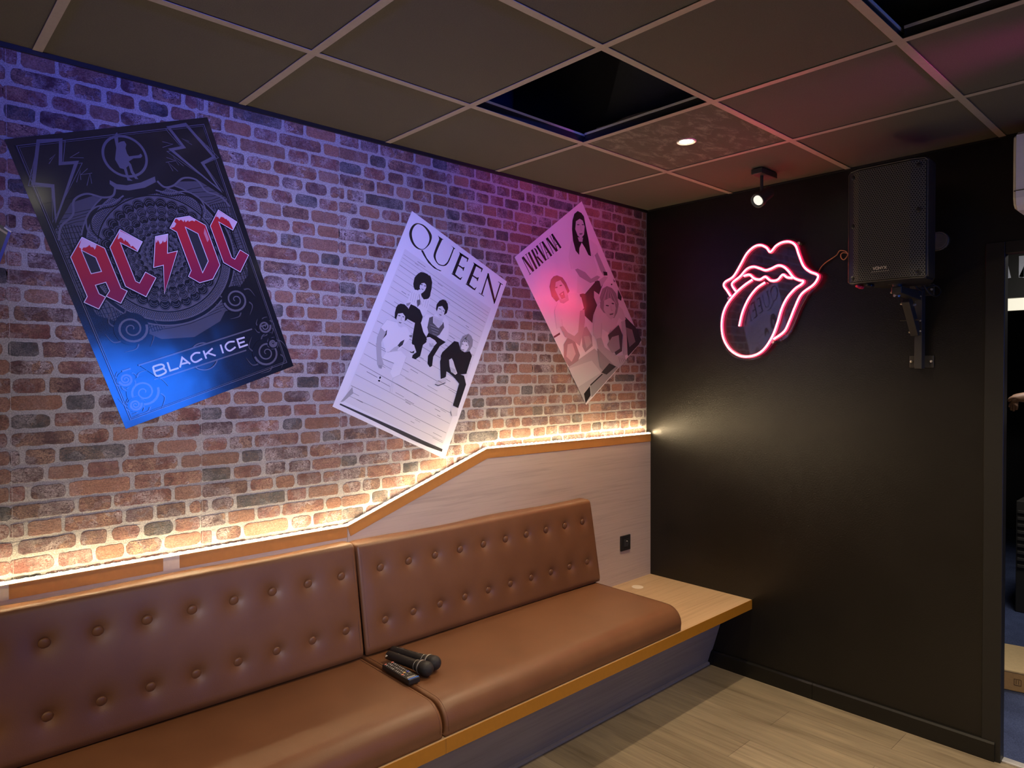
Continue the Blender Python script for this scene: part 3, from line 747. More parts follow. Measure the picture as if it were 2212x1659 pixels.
P.poly(T1([(100, 1262), (300, 1350), (480, 1430), (620, 1495), (732, 1545), (728, 1562), (640, 1530), (560, 1495), (470, 1452), (300, 1368), (95, 1270)]), .05)
P.poly(T1([(100, 1255), (175, 1160), (180, 1200), (120, 1250)]), .35)
P.up()
def face(T, poly, eyes, mouth, tone=.64):
    P.poly(T(poly), tone); P.up()
    for e in eyes: P.poly(T(e), .07)
    P.poly(T(mouth), .14); P.up()
def elf(x, y, a, b, rot=0, n=8):
    c, s = math.cos(rot), math.sin(rot); return [(x + a * math.cos(t) * c - b * math.sin(t) * s, y + a * math.cos(t) * s + b * math.sin(t) * c) for t in [2 * math.pi * i / n for i in range(n)]]
# person with big curly hair, striped shirt, dark trousers
P.poly(T3([(650, 275), (600, 290), (570, 350), (545, 420), (500, 432), (560, 462), (600, 440), (640, 470), (720, 572), (752, 550), (780, 470), (802, 400), (790, 350), (740, 390), (700, 350)]), .70); P.up()
for k in range(9): P.stroke(T3([(605 + 22 * k, 300 + 12 * k), (585 + 22 * k, 400 + 10 * k)]), .0014, .35)
P.up(); P.poly(T3([(540, 430), (590, 418), (575, 450), (545, 462)]), .3)
P.poly(T3([(590, 438), (640, 460), (690, 500), (720, 575), (702, 640), (755, 790), (760, 850), (722, 880), (692, 1000), (640, 1038), (602, 1022), (610, 990), (650, 960), (640, 925), (600, 862), (610, 780), (635, 642), (560, 602), (520, 570), (560, 500)]), INK); P.up()
P.poly(T3([(590, 872), (625, 880), (640, 930), (618, 965), (575, 950), (575, 910)]), .68); P.poly(T3([(575, 945), (600, 958), (632, 940), (622, 966), (590, 966)]), INK); P.up()
hair = [(700, 88), (722, 92), (740, 96), (770, 110), (785, 125), (800, 128), (812, 160), (822, 200), (818, 240), (815, 275), (805, 310), (800, 350), (780, 378), (755, 384), (730, 386), (705, 350), (680, 300), (660, 285), (632, 280), (620, 250), (617, 215), (622, 190), (630, 150), (650, 125), (670, 105)]
P.poly(T3(hair), INK); P.up()
face(T3, [(705, 212), (735, 206), (755, 225), (757, 255), (742, 290), (720, 312), (700, 290), (685, 262), (688, 235)], [elf(708, 225, 13, 6, .3), elf(743, 240, 10, 6, .3)], [(705, 268), (728, 276), (722, 284), (705, 276)])
P.poly(T3([(655, 300), (680, 278), (712, 284), (718, 312), (700, 325), (715, 400), (735, 430), (700, 442), (682, 380), (662, 330)]), .68); P.up(); P.stroke(T3([(680, 330), (690, 400), (700, 440)]), .0022, .1)
P.poly(T3([(655, 395), (690, 385), (690, 440), (660, 470)]), .12); P.up()
# person with bowl-cut hair and dark waistcoat
P.poly(T3([(868, 540), (830, 565), (760, 545), (720, 600), (698, 640), (725, 740), (760, 800), (790, 795), (790, 740), (765, 690), (800, 610), (940, 630), (945, 700), (905, 770), (870, 830), (880, 858), (985, 822), (1000, 740), (1000, 620), (958, 575), (935, 610), (900, 590)]), .72); P.up()
P.poly(T3([(790, 585), (830, 570), (900, 590), (945, 640), (952, 690), (900, 770), (850, 800), (790, 790), (768, 690)]), .10); P.up()
P.poly(T3([(830, 560), (900, 588), (938, 600), (935, 650), (890, 700), (830, 640)]), .60); P.up()
for k in range(6): P.stroke(T3([(850 + 14 * k, 590 + 6 * k), (846 + 12 * k, 660 + 5 * k)]), .0014, .25)
for k in range(4): P.stroke(T3([(800 + k * 8, 660 + k * 32), (900 - k * 8, 700 + k * 26)]), .002, .3)
P.up(); P.poly(T3([(780, 750), (870, 790), (968, 850), (905, 892), (832, 1010), (820, 1110), (795, 1122), (770, 1085), (775, 1000), (840, 900), (780, 862), (748, 810)]), INK); P.up()
P.poly(T3([(760, 800), (795, 795), (850, 830), (872, 860), (832, 902), (810, 880), (785, 880), (765, 840)]), .68); P.up()
for k in range(4): P.stroke(T3([(790 + 12 * k, 862), (800 + 12 * k, 900)]), .0014, .1)
P.poly(T3([(940, 386), (970, 400), (990, 435), (995, 480), (980, 535), (955, 552), (880, 545), (862, 490), (870, 440), (900, 400)]), INK); P.up()
face(T3, [(888, 466), (930, 458), (960, 505), (948, 555), (910, 584), (882, 560), (870, 520)], [elf(905, 490, 16, 5, .4), elf(945, 512, 10, 5, .4)], [(895, 545), (925, 555), (915, 563), (897, 553)])
P.stroke(T3([(925, 500), (918, 530), (928, 534)]), .0014, .2)
# person in white T-shirt and white trousers
P.poly(T3([(430, 632), (370, 610), (330, 605), (262, 690), (318, 748), (282, 820), (300, 900), (320, 960), (450, 940), (560, 830), (600, 790), (545, 690), (510, 680), (480, 692)]), .735); P.up()
P.poly(T3([(320, 955), (480, 945), (540, 1010), (520, 1080), (470, 1205), (395, 1240), (365, 1180), (405, 1080), (280, 1030)]), .74); P.up()
P.stroke(T3([(280, 1030), (405, 1080)]), .0022, .2); P.stroke(T3([(540, 1010), (470, 1205), (395, 1240), (360, 1400)]), .0012, .45); P.stroke(T3([(262, 690), (330, 605), (430, 632)]), .0012, .45); P.stroke(T3([(330, 960), (450, 942)]), .0014, .35)
P.poly(T3([(310, 740), (330, 715), (325, 770), (285, 815)]), .05); P.poly(T3([(520, 822), (500, 880), (445, 920), (440, 892), (478, 845)]), .05); P.poly(T3([(570, 775), (605, 770), (600, 800), (575, 795)]), .2); P.up()
P.poly(T3([(262, 692), (318, 745), (268, 850), (268, 1000), (292, 1085), (268, 1142), (240, 1125), (222, 1090), (212, 900), (220, 800)]), .42); P.poly(T3([(345, 962), (410, 905), (450, 888), (462, 905), (440, 940), (390, 945)]), .5); P.up()
for k in range(3): P.stroke(T3([(240 + 12 * k, 1100), (246 + 12 * k, 1135)]), .0014, .1)
P.poly(T3([(478, 432), (520, 440), (560, 480), (572, 540), (552, 600), (520, 625), (430, 602), (412, 590), (415, 530), (430, 470), (448, 445)]), INK); P.up()
face(T3, [(448, 540), (500, 535), (527, 572), (520, 630), (495, 665), (490, 690), (455, 680), (440, 640), (432, 590)], [elf(462, 562, 16, 5, .25), elf(507, 575, 12, 5, .25)], [(455, 630), (490, 638), (478, 647), (458, 640)])
P.stroke(T3([(486, 575), (480, 610), (492, 616)]), .0014, .2)
P.poly(T3(elf(254, 1235, 9, 14, .3)), INK); P.poly(T3(elf(243, 1270, 13, 9, .3)), INK); P.stroke(T3([(350, 1300), (365, 1400), (380, 1410), (395, 1300)]), .0012, .5)
# fair-haired person in a dark jacket
P.poly(T3([(1105, 850), (1060, 838), (985, 908), (930, 960), (912, 1000), (920, 1060), (1000, 1030), (1080, 1205), (1190, 1195), (1225, 1080), (1252, 1000), (1228, 950), (1170, 960), (1128, 930)]), INK); P.up()
P.poly(T3([(920, 1010), (905, 1060), (912, 1250), (968, 1232), (975, 1168), (1000, 1182), (1055, 1230), (1112, 1300), (1045, 1538), (1102, 1566), (1188, 1310), (1165, 1215), (1080, 1185), (1000, 1030)]), .022); P.up()
P.poly(T3([(1003, 1042), (1032, 1025), (1050, 1060), (1062, 1105), (1092, 1190), (1070, 1205), (1022, 1172), (1008, 1110)]), .62); P.up()
for k in range(4): P.stroke(T3([(1018 + 15 * k, 1120 + 8 * k), (1026 + 15 * k, 1190)]), .0018, .06)
P.poly(T3([(972, 1222), (968, 1290), (930, 1312), (880, 1332), (850, 1305), (868, 1270), (925, 1258)]), .55); P.stroke(T3([(850, 1308), (885, 1322), (962, 1292)]), .003, .06); P.stroke(T3([(880, 1270), (925, 1290)]), .002, .15)
P.poly(T3([(1042, 1540), (1098, 1568), (1090, 1650), (1030, 1650), (1018, 1600)]), .6); P.stroke(T3([(1018, 1600), (1030, 1650)]), .003, .08); P.up()
P.poly(T3([(1215, 758), (1245, 785), (1262, 830), (1256, 890), (1222, 952), (1140, 948), (1118, 900), (1122, 840), (1150, 785)]), .28); P.up()
for k in range(7): P.stroke(T3([(1200 - 8 * k + 10, 775 + 4 * k), (1140 + 14 * k, 850)]), .0022, .55 if k % 2 else .1)
P.up(); face(T3, [(1150, 848), (1200, 852), (1218, 900), (1192, 945), (1160, 955), (1130, 915)], [elf(1150, 872, 10, 4, .3), elf(1192, 884, 10, 4, .3)], [(1145, 928), (1170, 934), (1162, 941), (1146, 935)], .68)
P.up(); P.done('printed_picture')
Qo = [(310, 232), (400, 262), (480, 340), (525, 430), (505, 530), (455, 600), (385, 645), (310, 635), (240, 580), (190, 490), (172, 390), (200, 300), (250, 245)]
Qi = [(330, 250), (400, 290), (460, 370), (487, 460), (470, 545), (425, 610), (375, 637), (312, 612), (258, 555), (224, 475), (214, 390), (235, 312), (280, 258)]
So = [tuple(q[:2]) for q in spline([(x, y, 0) for x, y in Qo], 4, True)]; Si = [tuple(q[:2]) for q in spline([(x, y, 0) for x, y in Qi], 4, True)]
P.auto = False; P.n = 8
for i in range(len(So)): j = (i + 1) % len(So); P.poly(T2([So[i], So[j], Si[j], Si[i]]), INK)
E1 = [[(965, 700), (1003, 722), (888, 1025), (842, 1008)], [(946, 678), (975, 695), (1100, 778), (1078, 835), (1068, 832), (1075, 792), (985, 738), (958, 702)], [(942, 878), (1005, 920), (1037, 914), (1017, 976), (1007, 972), (1004, 946), (936, 898)], [(832, 1012), (880, 1018), (965, 1090), (1003, 1064), (975, 1118), (945, 1104), (832, 1022)]]
for dx, dy in ((0, 0), (221, 160)):
    for q in E1: P.poly(T2([(x + dx, y + dy) for x, y in q]), INK)
def sm(a): return [tuple(q[:2]) for q in spline([(x, y, 0) for x, y in a], 5)][1:]
for q in ([(355, 655), (385, 652), (450, 780), (530, 880), (610, 945), (678, 975), (655, 980), (560, 935), (470, 850), (400, 740)],
          [(616, 422), (650, 448), (712, 490), (690, 488), (682, 498)] + sm([(682, 498), (597, 690), (587, 780), (627, 858), (700, 884), (753, 850), (790, 788), (858, 622)]) + [(846, 600), (818, 572), (893, 631), (870, 636)] + sm([(870, 636), (802, 810), (752, 884), (690, 899), (618, 870), (560, 780), (560, 690), (640, 482)]) + [(632, 450)],
          [(1398, 1010), (1410, 1020), (1312, 1345), (1292, 1332)], [(1257, 1312), (1337, 1364), (1334, 1374), (1256, 1322)], [(1392, 1012), (1411, 1012), (1514, 1440), (1496, 1495), (1386, 1075)], [(1588, 1160), (1606, 1173), (1506, 1478), (1496, 1492), (1492, 1462)], [(1558, 1136), (1632, 1188), (1624, 1197), (1560, 1147)]):
    P.poly(T2(q), INK)
P.done('lettering')

# ---------------------------------------------------------------- pale poster with condensed lettering and three people
P = Poster((-.561, 1.965), 35.6, 'pale pink-lit poster with condensed black lettering and three people, nearest the black wall', (.70, .69, .69), M['posterb'], 'music posters on the brick wall')
P.auto, P.st = True, .00003; T = P.tr(crop(1090, 420, 3.456))
P.poly(T([(472, 1290), (670, 1150), (760, 1230), (850, 1290), (602, 1560)]), .40); P.poly(T([(365, 1060), (412, 1030), (415, 1045), (370, 1073)]), .04)
P.poly(T([(545, 1440), (720, 1330), (650, 1240), (480, 1300)]), .50); P.up()
P.poly(T([(592, 1488), (636, 1432), (642, 1500), (605, 1560)]), .02); P.poly(T([(640, 1425), (730, 1340), (830, 1290), (850, 1292), (650, 1515)]), .26); P.up(); P.stroke(T([(640, 1425), (730, 1340)]), .008, .04); P.up()
# standing person with long dark hair, white T-shirt, dark trousers
P.poly(T([(680, 640), (742, 652), (722, 700), (700, 760), (690, 830), (662, 900), (655, 960), (592, 900), (575, 830), (560, 745), (600, 735)]), .045); P.up()
P.poly(T([(498, 350), (480, 470), (498, 558), (545, 552), (540, 735), (600, 742), (672, 658), (692, 560), (665, 470), (702, 430), (690, 380), (640, 340), (560, 330)]), .64); P.up()
P.stroke(T([(545, 552), (560, 600)]), .002, .35); P.stroke(T([(665, 470), (640, 430)]), .002, .4); P.stroke(T([(498, 350), (480, 470), (498, 558)]), .0014, .45)
P.poly(T([(525, 560), (545, 553), (600, 580), (645, 630), (690, 605), (712, 615), (690, 645), (640, 662), (560, 615)]), .34); P.poly(T([(672, 455), (692, 432), (728, 510), (758, 580), (740, 610), (715, 570)]), .36); P.up()
P.poly(T([(735, 575), (765, 580), (768, 605), (742, 606)]), .03); P.poly(T([(705, 640), (745, 610), (770, 620), (720, 690)]), .5); P.up()
P.poly(T([(545, 124), (572, 138), (592, 165), (608, 250), (625, 330), (645, 462), (625, 452), (600, 400), (575, 360), (558, 400), (556, 452), (530, 420), (510, 345), (503, 260), (506, 195), (520, 145)]), .02); P.up()
P.poly(T([(545, 320), (585, 322), (580, 355), (555, 352)]), .40)
face(T, [(532, 200), (560, 182), (582, 195), (597, 240), (592, 300), (570, 328), (545, 308), (527, 260)], [elf(549, 226, 11, 4), elf(583, 226, 9, 4)], [(556, 290), (582, 288), (578, 300), (560, 302)], .46)
P.stroke(T([(567, 230), (569, 265), (576, 270)]), .0018, .2)
# person crouching at left with bobbed hair and goatee, ripped jeans
P.poly(T([(440, 1120), (470, 1068), (522, 1090), (562, 1200), (548, 1242), (480, 1286), (442, 1232)]), .22); P.poly(T([(573, 1010), (610, 985), (650, 1055), (656, 1132), (602, 1178), (580, 1135)]), .30); P.up()
P.poly(T([(470, 1120), (505, 1110), (530, 1190), (500, 1250), (460, 1210)]), .42); P.poly(T([(590, 1060), (630, 1055), (648, 1110), (610, 1150)]), .42); P.up()
P.poly(T([(395, 808), (372, 870), (388, 1002), (432, 988), (500, 1032), (552, 1002), (562, 872), (592, 850), (572, 770), (535, 738), (480, 735), (450, 800)]), .66); P.up(); P.stroke(T([(432, 988), (425, 930)]), .002, .4); P.stroke(T([(395, 808), (372, 870), (388, 1002)]), .0016, .42)
P.poly(T([(412, 990), (434, 982), (470, 1030), (520, 1058), (548, 1028), (562, 870), (595, 858), (600, 940), (590, 1010), (560, 1132), (535, 1110), (500, 1085), (450, 1062)]), .36); P.up()
P.poly(T([(390, 604), (430, 620), (458, 660), (484, 722), (470, 742), (400, 790), (385, 802), (350, 760), (334, 690), (345, 635), (365, 612)]), .10); P.up()
P.poly(T([(400, 760), (470, 745), (478, 790), (440, 815), (415, 808)]), .38)
face(T, [(380, 655), (415, 640), (445, 680), (470, 740), (455, 770), (430, 790), (402, 770), (375, 712)], [elf(385, 695, 11, 5, -.3), elf(418, 680, 11, 5, -.3)], [(405, 745), (440, 720), (452, 770), (425, 782)], .46)
P.poly(T([(417, 745), (436, 735), (432, 750)]), .5); P.up()
# person crouching in front with fair chin-length hair
P.poly(T([(900, 915), (975, 990), (1020, 1085), (1000, 1122), (920, 1208), (905, 1150), (905, 1040), (885, 960)]), .05); P.poly(T([(770, 1050), (850, 975), (880, 1050), (875, 1170), (830, 1200), (790, 1120)]), .08); P.poly(T([(690, 1150), (740, 1180), (800, 1230), (840, 1290), (750, 1335), (710, 1290)]), .28); P.poly(T([(900, 990), (950, 1010), (975, 1100), (930, 1140)]), .2); P.up()
P.poly(T([(800, 1065), (850, 1050), (860, 1150), (800, 1190), (765, 1120)]), .34); P.poly(T([(720, 1330), (780, 1260), (830, 1285), (760, 1345)]), .05); P.up()
P.poly(T([(702, 822), (665, 885), (658, 1052), (690, 1082), (720, 1070), (728, 1005), (780, 1040), (832, 980), (852, 920), (890, 952), (903, 930), (880, 860), (848, 828), (830, 900)]), .58); P.up(); P.stroke(T([(720, 1070), (722, 960)]), .002, .3); P.stroke(T([(780, 1040), (790, 1010)]), .002, .2)
P.poly(T([(684, 1078), (720, 1068), (745, 1140), (835, 1205), (895, 1200), (905, 1240), (860, 1292), (820, 1280), (700, 1160)]), .42); P.poly(T([(870, 950), (898, 942), (910, 1060), (916, 1195), (885, 1208), (882, 1060)]), .44); P.up()
for k in range(4): P.stroke(T([(850 + 14 * k, 1215 + 4 * k), (862 + 14 * k, 1262 - 6 * k)]), .002, .12)
P.poly(T([(762, 684), (800, 700), (832, 740), (850, 820), (838, 885), (815, 925), (735, 880), (712, 845), (708, 765), (728, 705)]), .26); P.up()
for k in range(8): P.stroke(T([(760 + 4 * k, 695 + 3 * k), (722 + 16 * k, 790 + 4 * k)]), .0028, .5 if k % 2 else .14)
P.up(); face(T, [(742, 792), (785, 772), (820, 805), (828, 850), (815, 915), (792, 935), (762, 908), (737, 860)], [elf(765, 830, 13, 5, .2), elf(806, 815, 11, 5, .2)], [(780, 892), (812, 885), (806, 898), (784, 902)], .50)
P.stroke(T([(790, 830), (795, 865), (804, 866)]), .002, .25)
P.poly(T([(665, 720), (700, 745), (715, 800), (690, 830), (665, 770)]), .56); P.poly(T([(845, 710), (872, 765), (868, 795), (842, 775)]), .05); P.poly(T([(810, 630), (822, 650), (815, 655)]), .05); P.poly(T(elf(797, 672, 5, 6)), .03); P.up()
P.done('printed_picture')
q = T([(120, 478), (370, 281), (425, 393), (182, 603)])
def nv(x, y): x *= 1.05; return lerp(lerp(q[0], q[1], x), lerp(q[3], q[2], x), y)
def ns(x0, y0, x1, y1, w): P.poly([nv(x0 - w / 2, y0), nv(x0 + w / 2, y0), nv(x1 + w / 2, y1), nv(x1 - w / 2, y1)], INK)
TK, TN = .046, .013
P.auto = False; P.n = 2
for x in (.02, .70): ns(x + .012, 0, x + .012, 1, TN); ns(x + .035, 0, x + .105, 1, TK); ns(x + .125, 0, x + .125, 1, TN); ns(x + .012, 0, x + .035, .02, TN)
ns(.215, 0, .215, 1, TK); ns(.305, 0, .305, 1, TK)
for a, b, w in (((.33, .01), (.37, .03), 1), ((.37, .03), (.385, .12), 2), ((.385, .12), (.38, .40), 2.6), ((.38, .40), (.33, .50), 1.2), ((.345, .50), (.40, 1), 2.9)): ns(*a, *b, TN * w)
ns(.445, 0, .49, 1, TK); ns(.535, 0, .495, 1, TN)
for x in (.60, .88): ns(x, 0, x - .05, 1, TN); ns(x, 0, x + .045, 1, TK); P.poly([nv(x - .03, .66), nv(x + .03, .66), nv(x + .03, .70), nv(x - .03, .70)], INK)
for x in (.215, .305, .445, .545, .55, .645, .032, .145, .825, .925):
    y = 1 if x in (.215, .305, .55, .645, .825, .925, .032) else 0; P.poly([nv(x - .028, y - .012), nv(x + .028, y - .012), nv(x + .028, y + .012), nv(x - .028, y + .012)], INK)
P.done('lettering')
# ================================================================== NEON SIGN
n7 = crop(1530, 320, 3.4567); NX = -.032
def npt(x, y, ax=NX): return on(n7(x, y), 0, ax)
neon = thing('neon_sign', (0, -.76, 1.95), 'glowing red neon sign of lips with a stuck out tongue on the black wall', 'neon sign')
ol = [(468, 748), (520, 700), (600, 674), (672, 700), (700, 790), (738, 870), (795, 912), (848, 940), (852, 975), (800, 1050), (720, 1130), (672, 1240), (622, 1370), (560, 1432), (492, 1458), (440, 1520), (370, 1570), (290, 1584), (190, 1562), (120, 1490), (88, 1390), (85, 1280), (108, 1190), (142, 1125), (105, 1040), (108, 1000), (170, 955), (230, 850), (290, 752), (380, 706), (432, 716)]
ol3 = spline([npt(*p, ax=-.0245) for p in ol], 4, True); ol3 = [Vector((-.0245, p.y, p.z)) for p in ol3]
bm = bmesh.new(); prism(bm, ol3, (.004, 0, 0)); obj('acrylic_board', bm, M['acrylic'], neon)
M['neon'] = glow('neon_tube', (1.0, .055, .09), 48); M['neonside'] = glow('neon_red_housing', (1.0, .010, .085), 1.5)
paths = [[(170, 1105), (145, 1065), (120, 1028), (132, 998), (190, 960), (240, 880), (290, 790), (345, 738), (395, 725), (440, 745), (468, 776), (510, 730), (558, 704), (612, 700), (655, 727), (680, 795), (715, 880), (762, 922), (812, 942), (824, 965), (790, 1020), (700, 1090), (650, 1190), (610, 1290), (570, 1370), (492, 1427)],
 [(208, 1066), (182, 1025), (190, 1000), (240, 960), (290, 905), (338, 886), (385, 897), (430, 912), (472, 901), (522, 878), (562, 884), (600, 915), (640, 965), (680, 985), (714, 994), (700, 1017), (650, 1052), (590, 1122), (550, 1205), (522, 1300), (485, 1400), (430, 1490), (372, 1538), (300, 1557), (230, 1547), (162, 1500), (117, 1420), (104, 1330), (114, 1240), (148, 1160), (210, 1082), (270, 1027), (330, 985)],
 [(270, 955), (312, 946), (348, 974), (390, 981), (430, 961), (470, 989), (520, 985), (560, 946), (592, 965), (630, 970)],
 [(425, 1005), (362, 1050), (302, 1130), (258, 1230), (235, 1330)]]
for pth in paths:
    c = spline([npt(*p, ax=-.033) for p in pth], 5)
    bm = bmesh.new(); tube(bm, [Vector((-.0380, p.y, p.z)) for p in c], .0047, 10); tb_ = obj('neon_tube', bm, M['neon'], neon, smooth=True)
    bm = bmesh.new(); tube(bm, [Vector((-.0330, p.y, p.z)) for p in c], .0086, 10); obj('tube_housing', bm, M['neonside'], tb_, smooth=True)
M['standoff'] = plain('satin_standoff', (.75, .70, .68), .3, metal=.7)
for p in ((675, 712), (155, 1122), (482, 1446)):
    q = npt(*p, ax=-.027); bm = bmesh.new(); lathe(bm, (0, q.y, q.z), (-1, 0, 0), [(0, .006), (.026, .006), (.027, .0085), (.0305, .0085), (.031, .004)], 16); obj('standoff', bm, M['standoff'], neon)
M['lead'] = plain('clear_copper_lead', (.62, .30, .16), .35)
cab = [(770, 1040), (735, 1110), (690, 1195), (650, 1290), (620, 1350), (588, 1396), (565, 1384)]
bm = bmesh.new(); tube(bm, spline([npt(*p, ax=-.016) for p in cab], 5), .0022, 6); obj('power_lead', bm, M['lead'], neon, smooth=True)
cab = [(822, 925), (845, 885), (880, 852), (925, 822), (960, 796), (978, 768), (1000, 764), (1030, 772), (1040, 800), (1015, 832), (995, 822), (990, 795), (1010, 780), (1060, 790)]
bm = bmesh.new(); tube(bm, spline([npt(*p, ax=-.012) for p in cab], 5), .0024, 6); obj('power_lead', bm, M['lead'], neon, smooth=True)

# ================================================================== CEILING SPOT + DOWNLIGHTS
spot = thing('ceiling_spotlight', (-.26, -.85, H), 'small black ceiling spotlight with round lens hanging near the black wall', 'spotlight')
obj('base', boxb((-.335, -.890, H - .026), (-.185, -.835, H - .0005), .003), M['bracket'], spot)
bm = bmesh.new(); lathe(bm, (-.285, -.8625, H - .026), (0, 0, -1), [(0, .0075), (.075, .0075), (.078, .010), (.092, .010), (.094, 0)], 16); obj('stem', bm, M['bracket'], spot)
sd = Vector((-.80, .16, -.52)).normalized(); sp = Vector((-.272, -.868, H - .118))
bm = bmesh.new(); lathe(bm, sp - sd * .045, sd, [(0, .020), (.004, .0285), (.075, .0285), (.080, .0345), (.103, .0345), (.104, .031), (.092, .028), (.092, 0)], 32); obj('lamp_head', bm, M['bracket'], spot, smooth=False)
M['lens'] = glow('spot_lens', (1.0, .95, .84), .85)
bm = bmesh.new(); lathe(bm, sp + sd * .048, sd, [(0, .0235), (.004, .023), (.0065, .012), (.007, 0)], 28); obj('lens', bm, M['lens'], spot)
M['lamp'] = glow('downlight_lens', (1.0, .90, .62), 30); M['ring'] = plain('white_lamp_ring', (.55, .52, .45), .4)
dl = None
def downlight(x, y, label, power):
    t = thing('downlight', (x, y, H + .0035), label, 'downlight', 'recessed ceiling downlights')
    bm = bmesh.new(); lathe(bm, (x, y, H + .0035), (0, 0, -1), [(0, .040), (.003, .040), (.004, .036), (-.002, .029), (-.0022, .0285)], 36); obj('ring', bm, M['ring'], t)
    bm = bmesh.new(); lathe(bm, (x, y, H + .0035), (0, 0, -1), [(.0005, .0285), (.0015, .02), (.002, 0)], 28); obj('lens', bm, M['lamp'], t)
    d = bpy.data.lights.new('downlight_beam', 'SPOT'); d.energy = power; d.color = (1, .77, .48); d.spot_size = math.radians(112); d.spot_blend = .7; d.shadow_soft_size = .03
    o = bpy.data.objects.new('downlight_beam', d); C.objects.link(o); o.location = (0, 0, -.014); o.parent = t
    return t
DL = 100
downlight(-.887, -.8445, 'small lit round downlight in the dusty ceiling tile by the open hole', DL)
for x, y in ((-.887, -2.0445), (-2.687, -2.0445), (-2.687, -3.2445), (-.887, -3.2445), (-4.487, -2.0445), (-4.487, -.8445)):
    downlight(x, y, 'lit round downlight in a plain ceiling tile out in the room', DL)

# ================================================================== LOUDSPEAKER ON ITS BRACKET
SX, SY0, SY1, SZ0, SZ1 = -.4, -1.590, -1.296, 1.957, 2.421
spk = thing('loudspeaker', (-.27, -1.443, SZ0), 'black loudspeaker with perforated front hung on a bracket beside the neon sign', 'loudspeaker')
def section(x_side, x_mid, w, back, ch):
    """plan outline of the cabinet: bevelled front, tapered back"""
    return [(x_side, SY1), (x_mid, SY1 - w), (x_mid, SY0 + w + .012), (x_side, SY0), (-.30, SY0 - .0), (back, SY0 + ch), (back, SY1 - ch), (-.30, SY1)]
bm = bmesh.new(); prism(bm, [(x, y, SZ0) for x, y in section(-.386, -.404, .046, -.135, .055)], (0, 0, SZ1 - SZ0)); bmesh.ops.bevel(bm, geom=list(bm.edges), offset=.008, segments=3, affect='EDGES')
obj('cabinet', bm, M['plastic'], spk)
# grille: three facets standing just proud of the front
bm = bmesh.new(); g0, g1 = SZ0 + .009, SZ1 - .009
pr = [(-.3875, SY1 - .008), (-.4065, SY1 - .046), (-.4065, SY0 + .058), (-.3885, SY0 + .008)]
A = [bm.verts.new((x, y, g0)) for x, y in pr]; B = [bm.verts.new((x, y, g1)) for x, y in pr]
for i in range(3): bm.faces.new((A[i], A[i + 1], B[i + 1], B[i]))
bmesh.ops.recalc_face_normals(bm, faces=bm.faces); e = bmesh.ops.extrude_face_region(bm, geom=list(bm.faces)); bmesh.ops.translate(bm, verts=[v for v in e['geom'] if isinstance(v, bmesh.types.BMVert)], vec=(.0015, 0, 0)); bmesh.ops.recalc_face_normals(bm, faces=bm.faces)
obj('grille', bm, M['grille'], spk)
M['rim'] = plain('grey_plastic_rim', (.05, .048, .044), .4)
bm = bmesh.new()
rim = [(-.388, SY1 - .002, SZ0 + .012), (-.388, SY1 - .002, SZ1 - .014), (-.390, SY1 - .010, SZ1 - .004), (-.4075, SY1 - .046, SZ1 - .003), (-.4075, SY0 + .058, SZ1 - .003), (-.390, SY0 + .012, SZ1 - .003), (-.388, SY0 + .002, SZ1 - .014), (-.388, SY0 + .002, SZ0 + .014), (-.390, SY0 + .012, SZ0 + .003), (-.4075, SY0 + .058, SZ0 + .003), (-.4075, SY1 - .046, SZ0 + .003), (-.390, SY1 - .010, SZ0 + .004)]
tube(bm, rim, .0022, 6, True); obj('rim', bm, M['rim'], spk)
first = None
for y, z, x in ((SY1 - .022, SZ1 - .030, -.395), (SY1 - .022, (SZ0 + SZ1) / 2 + .004, -.395), (SY1 - .022, SZ0 + .024, -.395), (SY0 + .03, SZ1 - .030, -.398), (SY0 + .03, (SZ0 + SZ1) / 2 + .03, -.398), (SY0 + .03, SZ0 + .024, -.398)):
    if not first:
        bm = bmesh.new(); lathe(bm, (0, 0, 0), (-1, 0, 0), [(0, .010), (.0015, .010), (.003, .0055), (.0045, .005), (.005, 0)], 16); first = s_ = obj('screw', bm, M['plastic'], spk, world=False)
    else: s_ = first.copy(); C.objects.link(s_)
    s_.location = Vector((x, y, z)) - spk.location
# badge: five letters in silver strokes over a slanted dash line
M['badge'] = plain('silver_badge', (.80, .74, .56), .4)
bm = bmesh.new(); bx0, bz0 = -1.400, 2.006
def bst(a, b, w=.0022):
    a = Vector((-.4085, bx0 - a[0], bz0 + a[1])); b = Vector((-.4085, bx0 - b[0], bz0 + b[1])); d = (b - a).normalized(); n_ = Vector((0, -d.z, d.y)) * w / 2
    vs = [bm.verts.new(p) for p in (a + n_, b + n_, b - n_, a - n_)]; bm.faces.new(vs)
for a, b in (((0, .011), (.004, 0)), ((.004, 0), (.009, .011)), ((.011, .0005), (.011, .0105)), ((.010, .0105), (.019, .0105)), ((.018, .0105), (.018, .0005)), ((.010, .0005), (.019, .0005)), ((.0215, 0), (.0215, .011)), ((.0215, .010), (.029, .001)), ((.029, 0), (.029, .011)), ((.031, .011), (.035, .005)), ((.039, .011), (.035, .005)), ((.035, .006), (.035, 0)), ((.041, .011), (.050, 0)), ((.050, .011), (.041, 0))): bst(a, b)
for k in range(8): bst((-.006 + .0085 * k, -.010), (-.001 + .0085 * k, -.006), .0013)
for f in bm.faces:
    f.normal_update()
    if f.normal.x > 0: f.normal_flip()
obj('badge', bm, M['badge'], spk)
